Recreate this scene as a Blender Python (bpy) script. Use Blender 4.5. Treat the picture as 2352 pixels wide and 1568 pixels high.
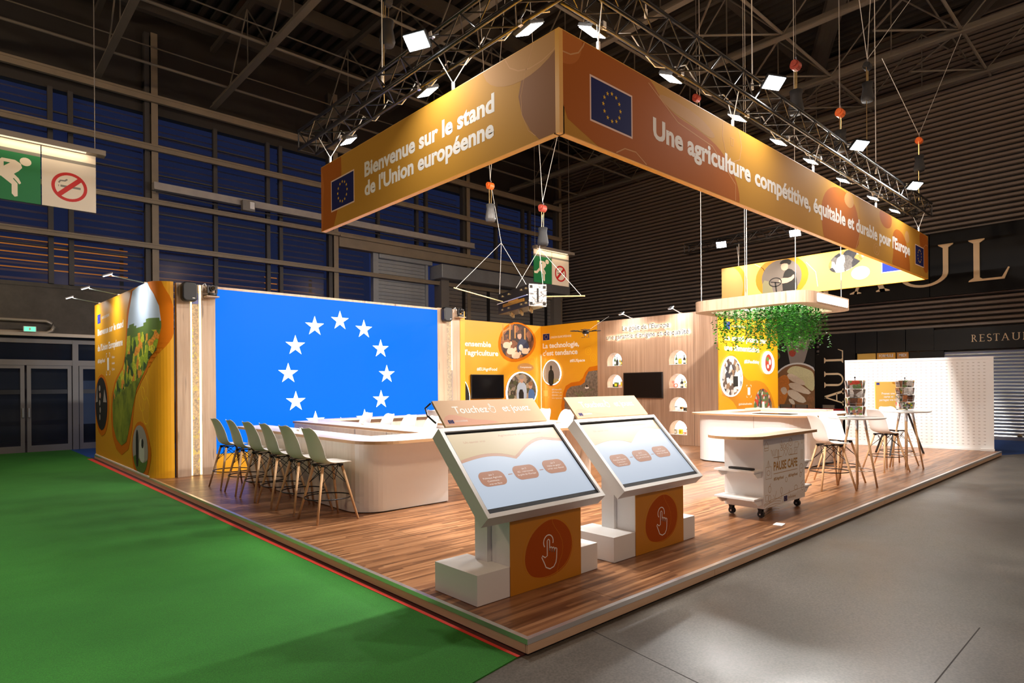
import bpy, math, random
from mathutils import Vector, Matrix
RND = random.Random(11)
for o in list(bpy.data.objects): bpy.data.objects.remove(o, do_unlink=True)
SC = bpy.context.scene
COL = SC.collection
V3 = Vector

# ------------------------------------------------------------------ camera
# z = 0 is the top of the stand's platform, the hall floor lies at -0.11; x runs along the platform's long open
# edge, y along its short open edge, the near corner is the origin.
CAM_LOC = V3((-2.689, -2.797, 1.6))
YAW, ROLL = 0.8267, -0.0083
Rv = V3((math.sin(YAW), -math.cos(YAW), 0)); Fv = V3((math.cos(YAW), math.sin(YAW), 0)); Uv = V3((0, 0, 1))
c_, s_ = math.cos(ROLL), math.sin(ROLL)
cr = Rv*c_ + Uv*s_; cu = Uv*c_ - Rv*s_; cb = -Fv
cam_d = bpy.data.cameras.new('camera'); cam = bpy.data.objects.new('camera', cam_d); COL.objects.link(cam)
cam.matrix_world = Matrix(((cr.x, cu.x, cb.x, CAM_LOC.x), (cr.y, cu.y, cb.y, CAM_LOC.y), (cr.z, cu.z, cb.z, CAM_LOC.z), (0, 0, 0, 1)))
cam_d.sensor_fit = 'HORIZONTAL'; cam_d.sensor_width = 36.0; cam_d.lens = 36.0*1414.27/2352.0
cam_d.shift_y = 101.51/2352.0
cam_d.clip_start = 0.05; cam_d.clip_end = 300
SC.camera = cam

# ------------------------------------------------------------------ world, exposure
w = bpy.data.worlds.new('dusk'); SC.world = w; w.use_nodes = True
bg = w.node_tree.nodes['Background']; bg.inputs[0].default_value = (0.06, 0.095, 0.34, 1); bg.inputs[1].default_value = 0.20
SC.view_settings.view_transform = 'Standard'; SC.view_settings.look = 'None'
SC.view_settings.gamma = 1.0; SC.view_settings.use_curve_mapping = False
SC.view_settings.exposure = 0.0
WARM = (1.0, 0.71, 0.46); COOL = (1.0, 0.965, 0.92)
P_LOW, P_BRIGHT, P_BACK, P_HALL, P_ARM = 195, 78, 310, 780, 12

def lamp(name, kind, loc, power, color=(1, 1, 1), aim=None, size=0.3, size_y=None, spread=None, parent=None, cone=None, blend=0.6):
    d = bpy.data.lights.new(name, kind); d.energy = power; d.color = color
    if kind == 'AREA':
        d.shape = 'RECTANGLE'; d.size = size; d.size_y = size_y or size
        if spread: d.spread = math.radians(spread)
    else:
        d.shadow_soft_size = size
        if kind == 'SPOT': d.spot_size = math.radians(cone or 100); d.spot_blend = blend
    o = bpy.data.objects.new(name, d); COL.objects.link(o)
    o.location = loc
    if aim is not None: o.rotation_euler = V3(aim).to_track_quat('-Z', 'Y').to_euler()
    if parent: o.parent = parent; o.location = V3(loc) - wl(parent)
    return o
# unseen fill lamps added under the roof for ambient light (some behind the photographer)
for hx, hy in ((-9, 3), (-3, -8), (9, -8), (-9, 14), (20, -9), (4, -17)):
    lamp('hall_fill_light', 'POINT', (hx, hy, 9.6), P_HALL, WARM, size=0.35)

# ------------------------------------------------------------------ materials
M = {}
def nodes(name):
    m = bpy.data.materials.new(name); m.use_nodes = True
    nt = m.node_tree; b = nt.nodes['Principled BSDF']
    return m, nt, b
def mat(name, col, rough=0.5, metal=0.0, emit=None, es=1.0, var=0.0, vscale=8.0, bump=0.0, alpha=None, trans=None, spec=None, coat=0):
    m, nt, b = nodes(name)
    b.inputs['Base Color'].default_value = (*col, 1); b.inputs['Roughness'].default_value = rough; b.inputs['Metallic'].default_value = metal
    if emit is not None: b.inputs['Emission Color'].default_value = (*emit, 1); b.inputs['Emission Strength'].default_value = es
    if alpha is not None: b.inputs['Alpha'].default_value = alpha
    if trans is not None: b.inputs['Transmission Weight'].default_value = trans
    if spec is not None: b.inputs['Specular IOR Level'].default_value = spec
    if coat: b.inputs['Coat Weight'].default_value = coat
    if var or bump:
        tc = nt.nodes.new('ShaderNodeTexCoord'); n = nt.nodes.new('ShaderNodeTexNoise')
        n.inputs['Scale'].default_value = vscale; n.inputs['Detail'].default_value = 4
        nt.links.new(tc.outputs['Object'], n.inputs['Vector'])
        if var:
            mx = nt.nodes.new('ShaderNodeMix'); mx.data_type = 'RGBA'
            mx.inputs['A'].default_value = (*[c*(1-var) for c in col], 1); mx.inputs['B'].default_value = (*[min(1, c*(1+var)) for c in col], 1)
            nt.links.new(n.outputs['Fac'], mx.inputs['Factor']); nt.links.new(mx.outputs['Result'], b.inputs['Base Color'])
        if bump:
            bp = nt.nodes.new('ShaderNodeBump'); bp.inputs['Strength'].default_value = bump; bp.inputs['Distance'].default_value = 0.01
            nt.links.new(n.outputs['Fac'], bp.inputs['Height']); nt.links.new(bp.outputs['Normal'], b.inputs['Normal'])
    M[name] = m
    return m
def ramp(nt, stops, interp='LINEAR'):
    r = nt.nodes.new('ShaderNodeValToRGB'); cr_ = r.color_ramp; cr_.interpolation = interp
    while len(cr_.elements) > 1: cr_.elements.remove(cr_.elements[0])
    cr_.elements[0].position = stops[0][0]; cr_.elements[0].color = (*stops[0][1], 1)
    for p, c in stops[1:]:
        e = cr_.elements.new(p); e.color = (*c, 1)
    return r
def mapped(nt, scale, rot=(0, 0, 0), loc=(0, 0, 0)):
    tc = nt.nodes.new('ShaderNodeTexCoord'); mp = nt.nodes.new('ShaderNodeMapping')
    mp.inputs['Scale'].default_value = scale; mp.inputs['Rotation'].default_value = rot; mp.inputs['Location'].default_value = loc
    nt.links.new(tc.outputs['Object'], mp.inputs['Vector'])
    return mp
def grain(name, stops, scale=(14, 14, 0.9), rough=0.5, knots=True, detail=6):
    m, nt, b = nodes(name); b.inputs['Roughness'].default_value = rough
    mp = mapped(nt, scale); n = nt.nodes.new('ShaderNodeTexNoise'); n.inputs['Scale'].default_value = 1.0; n.inputs['Detail'].default_value = detail
    n.inputs['Roughness'].default_value = 0.65
    nt.links.new(mp.outputs[0], n.inputs['Vector'])
    r = ramp(nt, stops); nt.links.new(n.outputs['Fac'], r.inputs['Fac'])
    out = r.outputs['Color']
    if knots:
        mp2 = mapped(nt, (scale[0]*0.55, scale[1]*0.55, scale[2]*1.6)); v = nt.nodes.new('ShaderNodeTexNoise'); v.inputs['Scale'].default_value = 1.3; v.inputs['Detail'].default_value = 1
        nt.links.new(mp2.outputs[0], v.inputs['Vector'])
        r2 = ramp(nt, [(0.0, (0.35, 0.35, 0.38)), (0.24, (0.35, 0.35, 0.38)), (0.30, (1, 1, 1)), (1, (1, 1, 1))])
        nt.links.new(v.outputs['Fac'], r2.inputs['Fac'])
        mx = nt.nodes.new('ShaderNodeMix'); mx.data_type = 'RGBA'; mx.blend_type = 'MULTIPLY'; mx.inputs['Factor'].default_value = 0.8
        nt.links.new(out, mx.inputs['A']); nt.links.new(r2.outputs['Color'], mx.inputs['B']); out = mx.outputs['Result']
    nt.links.new(out, b.inputs['Base Color']); M[name] = m
    return m
def strips(name, width=0.034, length=0.9):
    # narrow-strip laminate running along x
    m, nt, b = nodes(name)
    tc = nt.nodes.new('ShaderNodeTexCoord'); sp = nt.nodes.new('ShaderNodeSeparateXYZ'); nt.links.new(tc.outputs['Object'], sp.inputs[0])
    def mth(op, a, bb=None):
        n = nt.nodes.new('ShaderNodeMath'); n.operation = op
        for i, x in enumerate((a, bb)):
            if x is None: continue
            if isinstance(x, (int, float)): n.inputs[i].default_value = x
            else: nt.links.new(x, n.inputs[i])
        return n.outputs[0]
    iy = mth('FLOOR', mth('DIVIDE', sp.outputs['Y'], width))
    wn = nt.nodes.new('ShaderNodeTexWhiteNoise'); wn.noise_dimensions = '1D'; nt.links.new(iy, wn.inputs['W'])
    ix = mth('FLOOR', mth('ADD', mth('DIVIDE', sp.outputs['X'], length), mth('MULTIPLY', wn.outputs['Value'], 9.0)))
    cb_ = nt.nodes.new('ShaderNodeCombineXYZ'); nt.links.new(ix, cb_.inputs[0]); nt.links.new(iy, cb_.inputs[1])
    w2 = nt.nodes.new('ShaderNodeTexWhiteNoise'); w2.noise_dimensions = '2D'; nt.links.new(cb_.outputs[0], w2.inputs['Vector'])
    mp = mapped(nt, (1.6, 26, 1)); n = nt.nodes.new('ShaderNodeTexNoise'); n.inputs['Scale'].default_value = 1.5; n.inputs['Detail'].default_value = 5
    nt.links.new(mp.outputs[0], n.inputs['Vector'])
    f = mth('ADD', mth('MULTIPLY', w2.outputs['Value'], 0.40), mth('MULTIPLY', n.outputs['Fac'], 0.62))
    r = ramp(nt, [(0.18, (0.055, 0.020, 0.008)), (0.42, (0.165, 0.067, 0.026)), (0.62, (0.285, 0.128, 0.054)), (0.86, (0.42, 0.215, 0.10))])
    nt.links.new(f, r.inputs['Fac']); nt.links.new(r.outputs['Color'], b.inputs['Base Color'])
    b.inputs['Roughness'].default_value = 0.34
    rr = ramp(nt, [(0.2, (0.26,)*3), (0.8, (0.42,)*3)]); nt.links.new(n.outputs['Fac'], rr.inputs['Fac']); nt.links.new(rr.outputs['Color'], b.inputs['Roughness'])
    M[name] = m
def mottled(name, stops, scale=2.0, rough=0.4, detail=6, bump=0.0, fine=None, rough_var=None):
    m, nt, b = nodes(name); b.inputs['Roughness'].default_value = rough
    mp = mapped(nt, (scale,)*3); n = nt.nodes.new('ShaderNodeTexNoise'); n.inputs['Scale'].default_value = 1; n.inputs['Detail'].default_value = detail; n.inputs['Roughness'].default_value = 0.7
    nt.links.new(mp.outputs[0], n.inputs['Vector']); r = ramp(nt, stops); nt.links.new(n.outputs['Fac'], r.inputs['Fac'])
    out = r.outputs['Color']
    if fine:
        n2 = nt.nodes.new('ShaderNodeTexNoise'); n2.inputs['Scale'].default_value = fine; n2.inputs['Detail'].default_value = 2
        tc = nt.nodes.new('ShaderNodeTexCoord'); nt.links.new(tc.outputs['Object'], n2.inputs['Vector'])
        r2 = ramp(nt, [(0.3, (0.72,)*3), (0.7, (1.25,)*3)]); nt.links.new(n2.outputs['Fac'], r2.inputs['Fac'])
        mx = nt.nodes.new('ShaderNodeMix'); mx.data_type = 'RGBA'; mx.blend_type = 'MULTIPLY'; mx.inputs['Factor'].default_value = 1
        nt.links.new(out, mx.inputs['A']); nt.links.new(r2.outputs['Color'], mx.inputs['B']); out = mx.outputs['Result']
    nt.links.new(out, b.inputs['Base Color'])
    if rough_var:
        r3 = ramp(nt, [(0.3, (rough_var[0],)*3), (0.7, (rough_var[1],)*3)]); nt.links.new(n.outputs['Fac'], r3.inputs['Fac']); nt.links.new(r3.outputs['Color'], b.inputs['Roughness'])
    if bump:
        bp = nt.nodes.new('ShaderNodeBump'); bp.inputs['Strength'].default_value = bump; bp.inputs['Distance'].default_value = 0.01
        nt.links.new(n.outputs['Fac'], bp.inputs['Height']); nt.links.new(bp.outputs['Normal'], b.inputs['Normal'])
    M[name] = m
def cells(name, cols, scale=8, rough=0.5, warp=0.6, emit=0.0):
    # printed photograph: patches of colour
    m, nt, b = nodes(name); b.inputs['Roughness'].default_value = rough
    mp = mapped(nt, (scale,)*3); n = nt.nodes.new('ShaderNodeTexNoise'); n.inputs['Scale'].default_value = 0.9; n.inputs['Detail'].default_value = 3
    nt.links.new(mp.outputs[0], n.inputs['Vector'])
    ad = nt.nodes.new('ShaderNodeMix'); ad.data_type = 'RGBA'; ad.blend_type = 'ADD'; ad.inputs['Factor'].default_value = warp
    nt.links.new(mp.outputs[0], ad.inputs['A']); nt.links.new(n.outputs['Color'], ad.inputs['B'])
    v = nt.nodes.new('ShaderNodeTexVoronoi'); v.inputs['Scale'].default_value = 1.0; nt.links.new(ad.outputs['Result'], v.inputs['Vector'])
    k = len(cols); r = ramp(nt, [(i/k, c) for i, c in enumerate(cols)], 'CONSTANT')
    sp = nt.nodes.new('ShaderNodeSeparateColor'); nt.links.new(v.outputs['Color'], sp.inputs[0]); nt.links.new(sp.outputs[0], r.inputs['Fac'])
    n2 = nt.nodes.new('ShaderNodeTexNoise'); n2.inputs['Scale'].default_value = 5; nt.links.new(mp.outputs[0], n2.inputs['Vector'])
    r2 = ramp(nt, [(0.25, (0.55,)*3), (0.75, (1.3,)*3)]); nt.links.new(n2.outputs['Fac'], r2.inputs['Fac'])
    mx = nt.nodes.new('ShaderNodeMix'); mx.data_type = 'RGBA'; mx.blend_type = 'MULTIPLY'; mx.inputs['Factor'].default_value = 1
    nt.links.new(r.outputs['Color'], mx.inputs['A']); nt.links.new(r2.outputs['Color'], mx.inputs['B'])
    nt.links.new(mx.outputs['Result'], b.inputs['Base Color'])
    if emit: nt.links.new(mx.outputs['Result'], b.inputs['Emission Color']); b.inputs['Emission Strength'].default_value = emit
    M[name] = m

mat('white', (0.80, 0.79, 0.77), 0.45); mat('white_plain', (0.82, 0.82, 0.81), 0.5); mat('shell', (0.84, 0.82, 0.78), 0.38)
mat('plastic_black', (0.012, 0.012, 0.013), 0.4); mat('black', (0.006, 0.006, 0.007), 0.45); mat('rubber', (0.02, 0.02, 0.022), 0.6)
mat('metal_black', (0.03, 0.03, 0.033), 0.38, 0.7); mat('truss_black', (0.045, 0.043, 0.042), 0.35, 0.6); mat('steel', (0.62, 0.62, 0.63), 0.3, 1.0); mat('alu', (0.80, 0.81, 0.83), 0.28, 0.9)
mat('cable', (0.75, 0.73, 0.68), 0.5); mat('cable_dark', (0.22, 0.20, 0.18), 0.5, 0.5); mat('beech', (0.60, 0.36, 0.18), 0.5, var=0.25, vscale=25)
mat('hoist', (0.85, 0.16, 0.02), 0.4); mat('hoist_red', (0.35, 0.05, 0.03), 0.5); mat('bag', (0.02, 0.02, 0.022), 0.7, bump=0.4, vscale=12); mat('bag_clear', (0.10, 0.10, 0.10), 0.3, bump=0.6, vscale=20)
mat('yellow', (0.72, 0.33, 0.004), 0.42); mat('yellow_wall', (0.74, 0.34, 0.006), 0.45); mat('yellow_pale', (0.80, 0.50, 0.12), 0.75, spec=0.12)
mat('ban_gold', (0.52, 0.255, 0.032), 0.75, spec=0.12, var=0.10, vscale=0.7); mat('ban_rust', (0.42, 0.115, 0.012), 0.75, spec=0.12, var=0.08, vscale=0.9); mat('ban_rust2', (0.50, 0.155, 0.028), 0.75, spec=0.12); mat('ban_brown', (0.30, 0.135, 0.055), 0.75, spec=0.12); mat('ban_tan', (0.52, 0.27, 0.09), 0.75, spec=0.12)
mat('ban_line', (0.62, 0.33, 0.14), 0.75, spec=0.12); mat('rust', (0.40, 0.075, 0.008), 0.75, spec=0.12); mat('rust_line', (0.60, 0.24, 0.02), 0.75, spec=0.12); mat('orange', (0.55, 0.215, 0.008), 0.45); mat('orange_dark', (0.58, 0.155, 0.004), 0.75, spec=0.12)
mat('wood_edge', (0.42, 0.24, 0.115), 0.5); mat('print_brown', (0.42, 0.23, 0.06), 0.75, spec=0.12)
mat('eu_blue', (0.012, 0.016, 0.105), 0.75, spec=0.12); mat('eu_blue2', (0.015, 0.03, 0.30), 0.75, spec=0.12); mat('eu_star', (0.85, 0.52, 0.02), 0.75, spec=0.12); mat('letter', (0.85, 0.81, 0.76), 0.75, spec=0.12); mat('pink_white', (0.85, 0.62, 0.52), 0.75, spec=0.12)
mat('led_blue', (0.0, 0.01, 0.05), 0.5, emit=(0.0, 0.205, 1.0), es=0.97, spec=0.08); mat('led_white', (0.8, 0.8, 0.8), 0.4, emit=(1, 1, 1), es=1.6)
mat('flood', (1, 1, 1), 0.3, emit=(0.90, 0.96, 1.0), es=26); mat('flood_low', (1, 1, 1), 0.3, emit=(0.92, 0.97, 1.0), es=9)
mat('glow_white', (1, 1, 1), 0.4, emit=(1.0, 0.95, 0.88), es=3.0); mat('glow_panel', (1, 1, 1), 0.4, emit=(1.0, 0.96, 0.90), es=2.2); mat('glow_gold', (1, 0.8, 0.4), 0.4, emit=(1.0, 0.72, 0.30), es=3.2); mat('glow_niche', (1, 1, 1), 0.5, emit=(1.0, 0.98, 0.92), es=1.5)
mat('glow_sign', (1, 1, 1), 0.5, emit=(1.0, 0.80, 0.52), es=0.8); mat('glow_exit', (0.1, 0.8, 0.4), 0.5, emit=(0.15, 1.0, 0.5), es=1.2); mat('glow_orange', (1, 0.5, 0.1), 0.5, emit=(1.0, 0.30, 0.02), es=0.55); mat('glow_tube', (1, 0.9, 0.7), 0.5, emit=(1.0, 0.78, 0.5), es=1.6)
mat('sign_green', (0.005, 0.17, 0.045), 0.5); mat('sign_white', (0.72, 0.62, 0.49), 0.5); mat('sign_cream', (0.80, 0.68, 0.52), 0.5); mat('sign_red', (0.52, 0.012, 0.010), 0.5); mat('sign_grey', (0.20, 0.18, 0.15), 0.5); mat('sign_housing', (0.26, 0.22, 0.18), 0.5, 0.3)
mat('beam', (0.24, 0.19, 0.13), 0.6, var=0.2, vscale=3); mat('beam_light', (0.36, 0.33, 0.30), 0.6, var=0.2, vscale=4); mat('steel_dark', (0.05, 0.045, 0.042), 0.6); mat('roof_steel', (0.15, 0.128, 0.10), 0.6, var=0.15, vscale=2); mat('deck', (0.026, 0.021, 0.017), 0.7); mat('roof_beam', (0.06, 0.05, 0.04), 0.7)
mat('frame_grey', (0.20, 0.185, 0.17), 0.5, 0.2); mat('glass_dark', (0.02, 0.03, 0.05), 0.15, alpha=0.30, spec=0.12); mat('louver', (0.36, 0.32, 0.52), 0.5); mat('shutter_grey', (0.30, 0.32, 0.34), 0.45, 0.3, var=0.1)
mat('slat', (0.20, 0.155, 0.125), 0.45, 0.15, var=0.12, vscale=2); mat('slat_gap', (0.012, 0.010, 0.009), 0.8); mat('fascia', (0.005, 0.0045, 0.0045), 0.35, spec=0.15); mat('gold_letter', (0.92, 0.70, 0.42), 0.45); mat('dark_panel', (0.035, 0.036, 0.042), 0.5)
mat('tape_red', (0.75, 0.05, 0.03), 0.5); mat('gum', (0.09, 0.02, 0.015), 0.7, var=0.6, vscale=30); mat('plinth', (0.02, 0.015, 0.012), 0.8); mat('pipe', (0.42, 0.36, 0.28), 0.45, 0.4); mat('paper', (0.85, 0.84, 0.82), 0.6)
mat('screen_off', (0.005, 0.005, 0.006), 0.15, spec=0.12); mat('glow_back', (1, 1, 1), 0.5, emit=(1.0, 0.95, 0.88), es=20); mat('letter_grey', (0.03, 0.03, 0.035), 0.6, spec=0.1); mat('cabin', (0.17, 0.14, 0.115), 0.7, spec=0.1); mat('bezel', (0.012, 0.013, 0.015), 0.3); mat('niche_white', (0.85, 0.84, 0.82), 0.6); mat('red_top', (0.6, 0.01, 0.02), 0.4); mat('wicker', (0.16, 0.11, 0.07), 0.7)
mat('scr_base', (0.05, 0.05, 0.06), 0.30, emit=(0.60, 0.70, 0.84), es=0.70); mat('scr_gold', (0.05, 0.04, 0.03), 0.30, emit=(0.66, 0.47, 0.22), es=0.72); mat('scr_rust', (0.05, 0.03, 0.02), 0.30, emit=(0.46, 0.21, 0.11), es=0.9); mat('scr_btn', (0.05, 0.03, 0.02), 0.30, emit=(0.44, 0.16, 0.075), es=0.75); mat('scr_text', (0.1, 0.1, 0.1), 0.2, emit=(0.9, 0.8, 0.72), es=0.9)
mat('hdr_peach', (0.56, 0.35, 0.19), 0.6, spec=0.2); mat('hdr_peach2', (0.58, 0.28, 0.17), 0.6, spec=0.2); mat('sat_gold', (0.55, 0.25, 0.03), 0.3, 0.8); mat('sat_black', (0.014, 0.011, 0.009), 0.4, spec=0.15); mat('brass', (0.65, 0.48, 0.22), 0.3, 0.9); mat('boom', (0.62, 0.53, 0.25), 0.4, 0.3)
mat('foil', (0.34, 0.36, 0.38), 0.28, 1.0, bump=1.0, vscale=14); mat('card_a', (0.55, 0.45, 0.4), 0.5); mat('bottle_green', (0.03, 0.07, 0.015), 0.15); mat('bottle_dark', (0.02, 0.022, 0.02), 0.2); mat('oil', (0.55, 0.42, 0.02), 0.2); mat('amber', (0.75, 0.33, 0.01), 0.3); mat('label_white', (0.8, 0.78, 0.7), 0.5); mat('label_yellow', (0.8, 0.65, 0.02), 0.5); mat('cheese', (0.75, 0.55, 0.3), 0.5); mat('ham', (0.6, 0.22, 0.15), 0.5); mat('melon', (0.65, 0.7, 0.3), 0.5); mat('tin', (0.25, 0.2, 0.12), 0.4, 0.3)
mat('skin', (0.55, 0.32, 0.22), 0.5); mat('dark_blue', (0.02, 0.03, 0.07), 0.5); mat('blue_cloth', (0.05, 0.16, 0.42), 0.5); mat('pale_blue', (0.45, 0.55, 0.68), 0.5); mat('photo_grey', (0.35, 0.31, 0.28), 0.75, spec=0.12); mat('photo_dark', (0.03, 0.028, 0.025), 0.75, spec=0.12); mat('fleece', (0.70, 0.52, 0.36), 0.5); mat('hair', (0.10, 0.05, 0.025), 0.6); mat('photo_brown', (0.28, 0.13, 0.05), 0.5); mat('photo_olive', (0.22, 0.2, 0.1), 0.5); mat('grass_print', (0.10, 0.17, 0.03), 0.5); mat('cow', (0.6, 0.58, 0.52), 0.5)
mat('carrot', (0.85, 0.25, 0.04), 0.5, var=0.4, vscale=30); mat('chicken', (0.92, 0.74, 0.56), 0.5, var=0.15, vscale=20); mat('rice', (0.88, 0.76, 0.42), 0.5, var=0.3, vscale=40); mat('mushroom', (0.34, 0.15, 0.06), 0.5, var=0.6, vscale=20); mat('tomato', (0.45, 0.06, 0.03), 0.5, var=0.5, vscale=25); mat('salad', (0.12, 0.25, 0.05), 0.5, var=0.5, vscale=25)
grain('oak', [(0.25, (0.38, 0.245, 0.155)), (0.5, (0.50, 0.345, 0.235)), (0.75, (0.60, 0.43, 0.30))], (16, 16, 0.7), 0.5)
grain('oak_shelf', [(0.25, (0.25, 0.145, 0.085)), (0.5, (0.38, 0.235, 0.15)), (0.75, (0.50, 0.325, 0.215))], (22, 22, 0.5), 0.5, knots=False)
grain('oak_pale', [(0.2, (0.60, 0.51, 0.42)), (0.5, (0.71, 0.63, 0.54)), (0.8, (0.77, 0.71, 0.63))], (12, 12, 0.8), 0.45)
grain('top_oak', [(0.2, (0.66, 0.53, 0.40)), (0.5, (0.74, 0.62, 0.50)), (0.8, (0.80, 0.70, 0.58))], (10, 1.2, 10), 0.3, knots=False)
grain('birch', [(0.2, (0.56, 0.36, 0.22)), (0.5, (0.66, 0.45, 0.29)), (0.8, (0.72, 0.52, 0.36))], (1.0, 1.0, 14), 0.5, knots=False)
strips('laminate')
mottled('concrete', [(0.28, (0.070, 0.062, 0.052)), (0.5, (0.105, 0.094, 0.080)), (0.72, (0.150, 0.134, 0.114))], 0.55, 0.42, 8, fine=70, rough_var=(0.26, 0.52))
mottled('green', [(0.3, (0.014, 0.145, 0.008)), (0.7, (0.028, 0.205, 0.016))], 0.5, 0.85, 4, fine=120)
mottled('blue', [(0.3, (0.006, 0.05, 0.24)), (0.7, (0.012, 0.08, 0.33))], 1.2, 0.85, 4, fine=120)
mottled('concrete_wall', [(0.3, (0.065, 0.055, 0.042)), (0.7, (0.11, 0.095, 0.075))], 1.5, 0.8, 6)
mottled('straw', [(0.30, (0.03, 0.018, 0.004)), (0.5, (0.30, 0.19, 0.05)), (0.7, (0.62, 0.45, 0.18))], 38, 0.6, 6)
mottled('soil', [(0.3, (0.07, 0.06, 0.04)), (0.5, (0.17, 0.13, 0.10)), (0.75, (0.30, 0.25, 0.20))], 14, 0.6, 6)
cells('field', [(0.10, 0.19, 0.02), (0.32, 0.44, 0.02), (0.52, 0.56, 0.03), (0.05, 0.10, 0.02), (0.78, 0.30, 0.03), (0.72, 0.62, 0.04), (0.18, 0.28, 0.03)], 5.5)
mottled('meadow', [(0.3, (0.05, 0.08, 0.008)), (0.5, (0.20, 0.25, 0.015)), (0.75, (0.36, 0.40, 0.03))], 1.6, 0.5, 4)
cells('barn', [(0.10, 0.035, 0.015), (0.30, 0.10, 0.03), (0.05, 0.02, 0.012), (0.20, 0.07, 0.025), (0.03, 0.015, 0.01)], 6)
cells('kitchen', [(0.55, 0.5, 0.46), (0.12, 0.08, 0.06), (0.75, 0.72, 0.7), (0.3, 0.18, 0.1), (0.05, 0.05, 0.06)], 9)
cells('market', [(0.06, 0.06, 0.05), (0.5, 0.06, 0.03), (0.12, 0.2, 0.06), (0.6, 0.55, 0.5), (0.2, 0.12, 0.06)], 12)
cells('engine', [(0.03, 0.03, 0.035), (0.55, 0.52, 0.46), (0.12, 0.11, 0.10), (0.75, 0.72, 0.66), (0.35, 0.22, 0.06)], 6)
cells('leafcard', [(0.10, 0.28, 0.02), (0.6, 0.33, 0.03), (0.05, 0.05, 0.05), (0.55, 0.5, 0.45), (0.35, 0.13, 0.09), (0.2, 0.2, 0.25)], 30)
cells('rocks', [(0.12, 0.1, 0.08), (0.3, 0.25, 0.2), (0.06, 0.05, 0.035), (0.42, 0.33, 0.22), (0.08, 0.09, 0.04)], 9)
m_, nt_, b_ = nodes('ivy'); gi = nt_.nodes.new('ShaderNodeNewGeometry'); rp = ramp(nt_, [(0, (0.006, 0.085, 0.004)), (0.6, (0.018, 0.19, 0.006)), (1, (0.07, 0.36, 0.012))])
nt_.links.new(gi.outputs['Random Per Island'], rp.inputs['Fac']); nt_.links.new(rp.outputs['Color'], b_.inputs['Base Color']); b_.inputs['Roughness'].default_value = 0.6; b_.inputs['Specular IOR Level'].default_value = 0.15
b_.inputs['Subsurface Weight'].default_value = 0.0; M['ivy'] = m_
mat('backdrop_glow', (0.1, 0.1, 0.12), 0.4, emit=(0.10, 0.14, 0.25), es=0.25)
mat('stem', (0.05, 0.10, 0.02), 0.6)

# ------------------------------------------------------------------ mesh helpers
def wl(o):
    t = V3((0, 0, 0))
    while o is not None:
        t = t + o.location; o = o.parent
    return t
def rrect(x0, y0, x1, y1, r, n=6, corners=(1, 1, 1, 1)):
    # counter-clockwise from (x0,y0); corners: x0y0, x1y0, x1y1, x0y1
    out = []
    for (cx, cy, a0), on, px in zip(((x0+r, y0+r, 180), (x1-r, y0+r, 270), (x1-r, y1-r, 0), (x0+r, y1-r, 90)), corners, ((x0, y0), (x1, y0), (x1, y1), (x0, y1))):
        if not on: out.append(px); continue
        for i in range(n+1):
            a = math.radians(a0+90*i/n); out.append((cx+r*math.cos(a), cy+r*math.sin(a)))
    return out
def ell(cx, cy, rx, ry, n=28, rot=0, k=0.0):
    out = []
    for i in range(n):
        a = 2*math.pi*i/n; q = 1+k*math.cos(3*a+1); x, y = rx*math.cos(a)*q, ry*math.sin(a)*q
        out.append((cx+x*math.cos(rot)-y*math.sin(rot), cy+x*math.sin(rot)+y*math.cos(rot)))
    return out
def star(cx, cy, r, n=5):
    return [(cx+(r if i % 2 == 0 else r*0.382)*math.sin(math.pi*i/n), cy+(r if i % 2 == 0 else r*0.382)*math.cos(math.pi*i/n)) for i in range(2*n)]
def smooth(pts, it=2):
    for _ in range(it):
        q = []
        for i in range(len(pts)):
            a, b = pts[i], pts[(i+1) % len(pts)]
            q += [(a[0]*.75+b[0]*.25, a[1]*.75+b[1]*.25), (a[0]*.25+b[0]*.75, a[1]*.25+b[1]*.75)]
        pts = q
    return pts
class Fr:   # a drawing plane: u to the reader's right, v up, d towards the reader
    def __init__(s, O, U, V): s.O = V3(O); s.U = V3(U).normalized(); s.V = V3(V).normalized(); s.N = s.U.cross(s.V)
    def __call__(s, u, v, d=0): return s.O + s.U*u + s.V*v + s.N*d
def FX(x): return Fr((x, 0, 0), (0, -1, 0), (0, 0, 1))     # u = -y
def FY(y): return Fr((0, y, 0), (1, 0, 0), (0, 0, 1))      # u = x
def thin(d): return d*0.2 if 0 < d <= 0.0085 else d      # prints lie flat on what carries them
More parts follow.
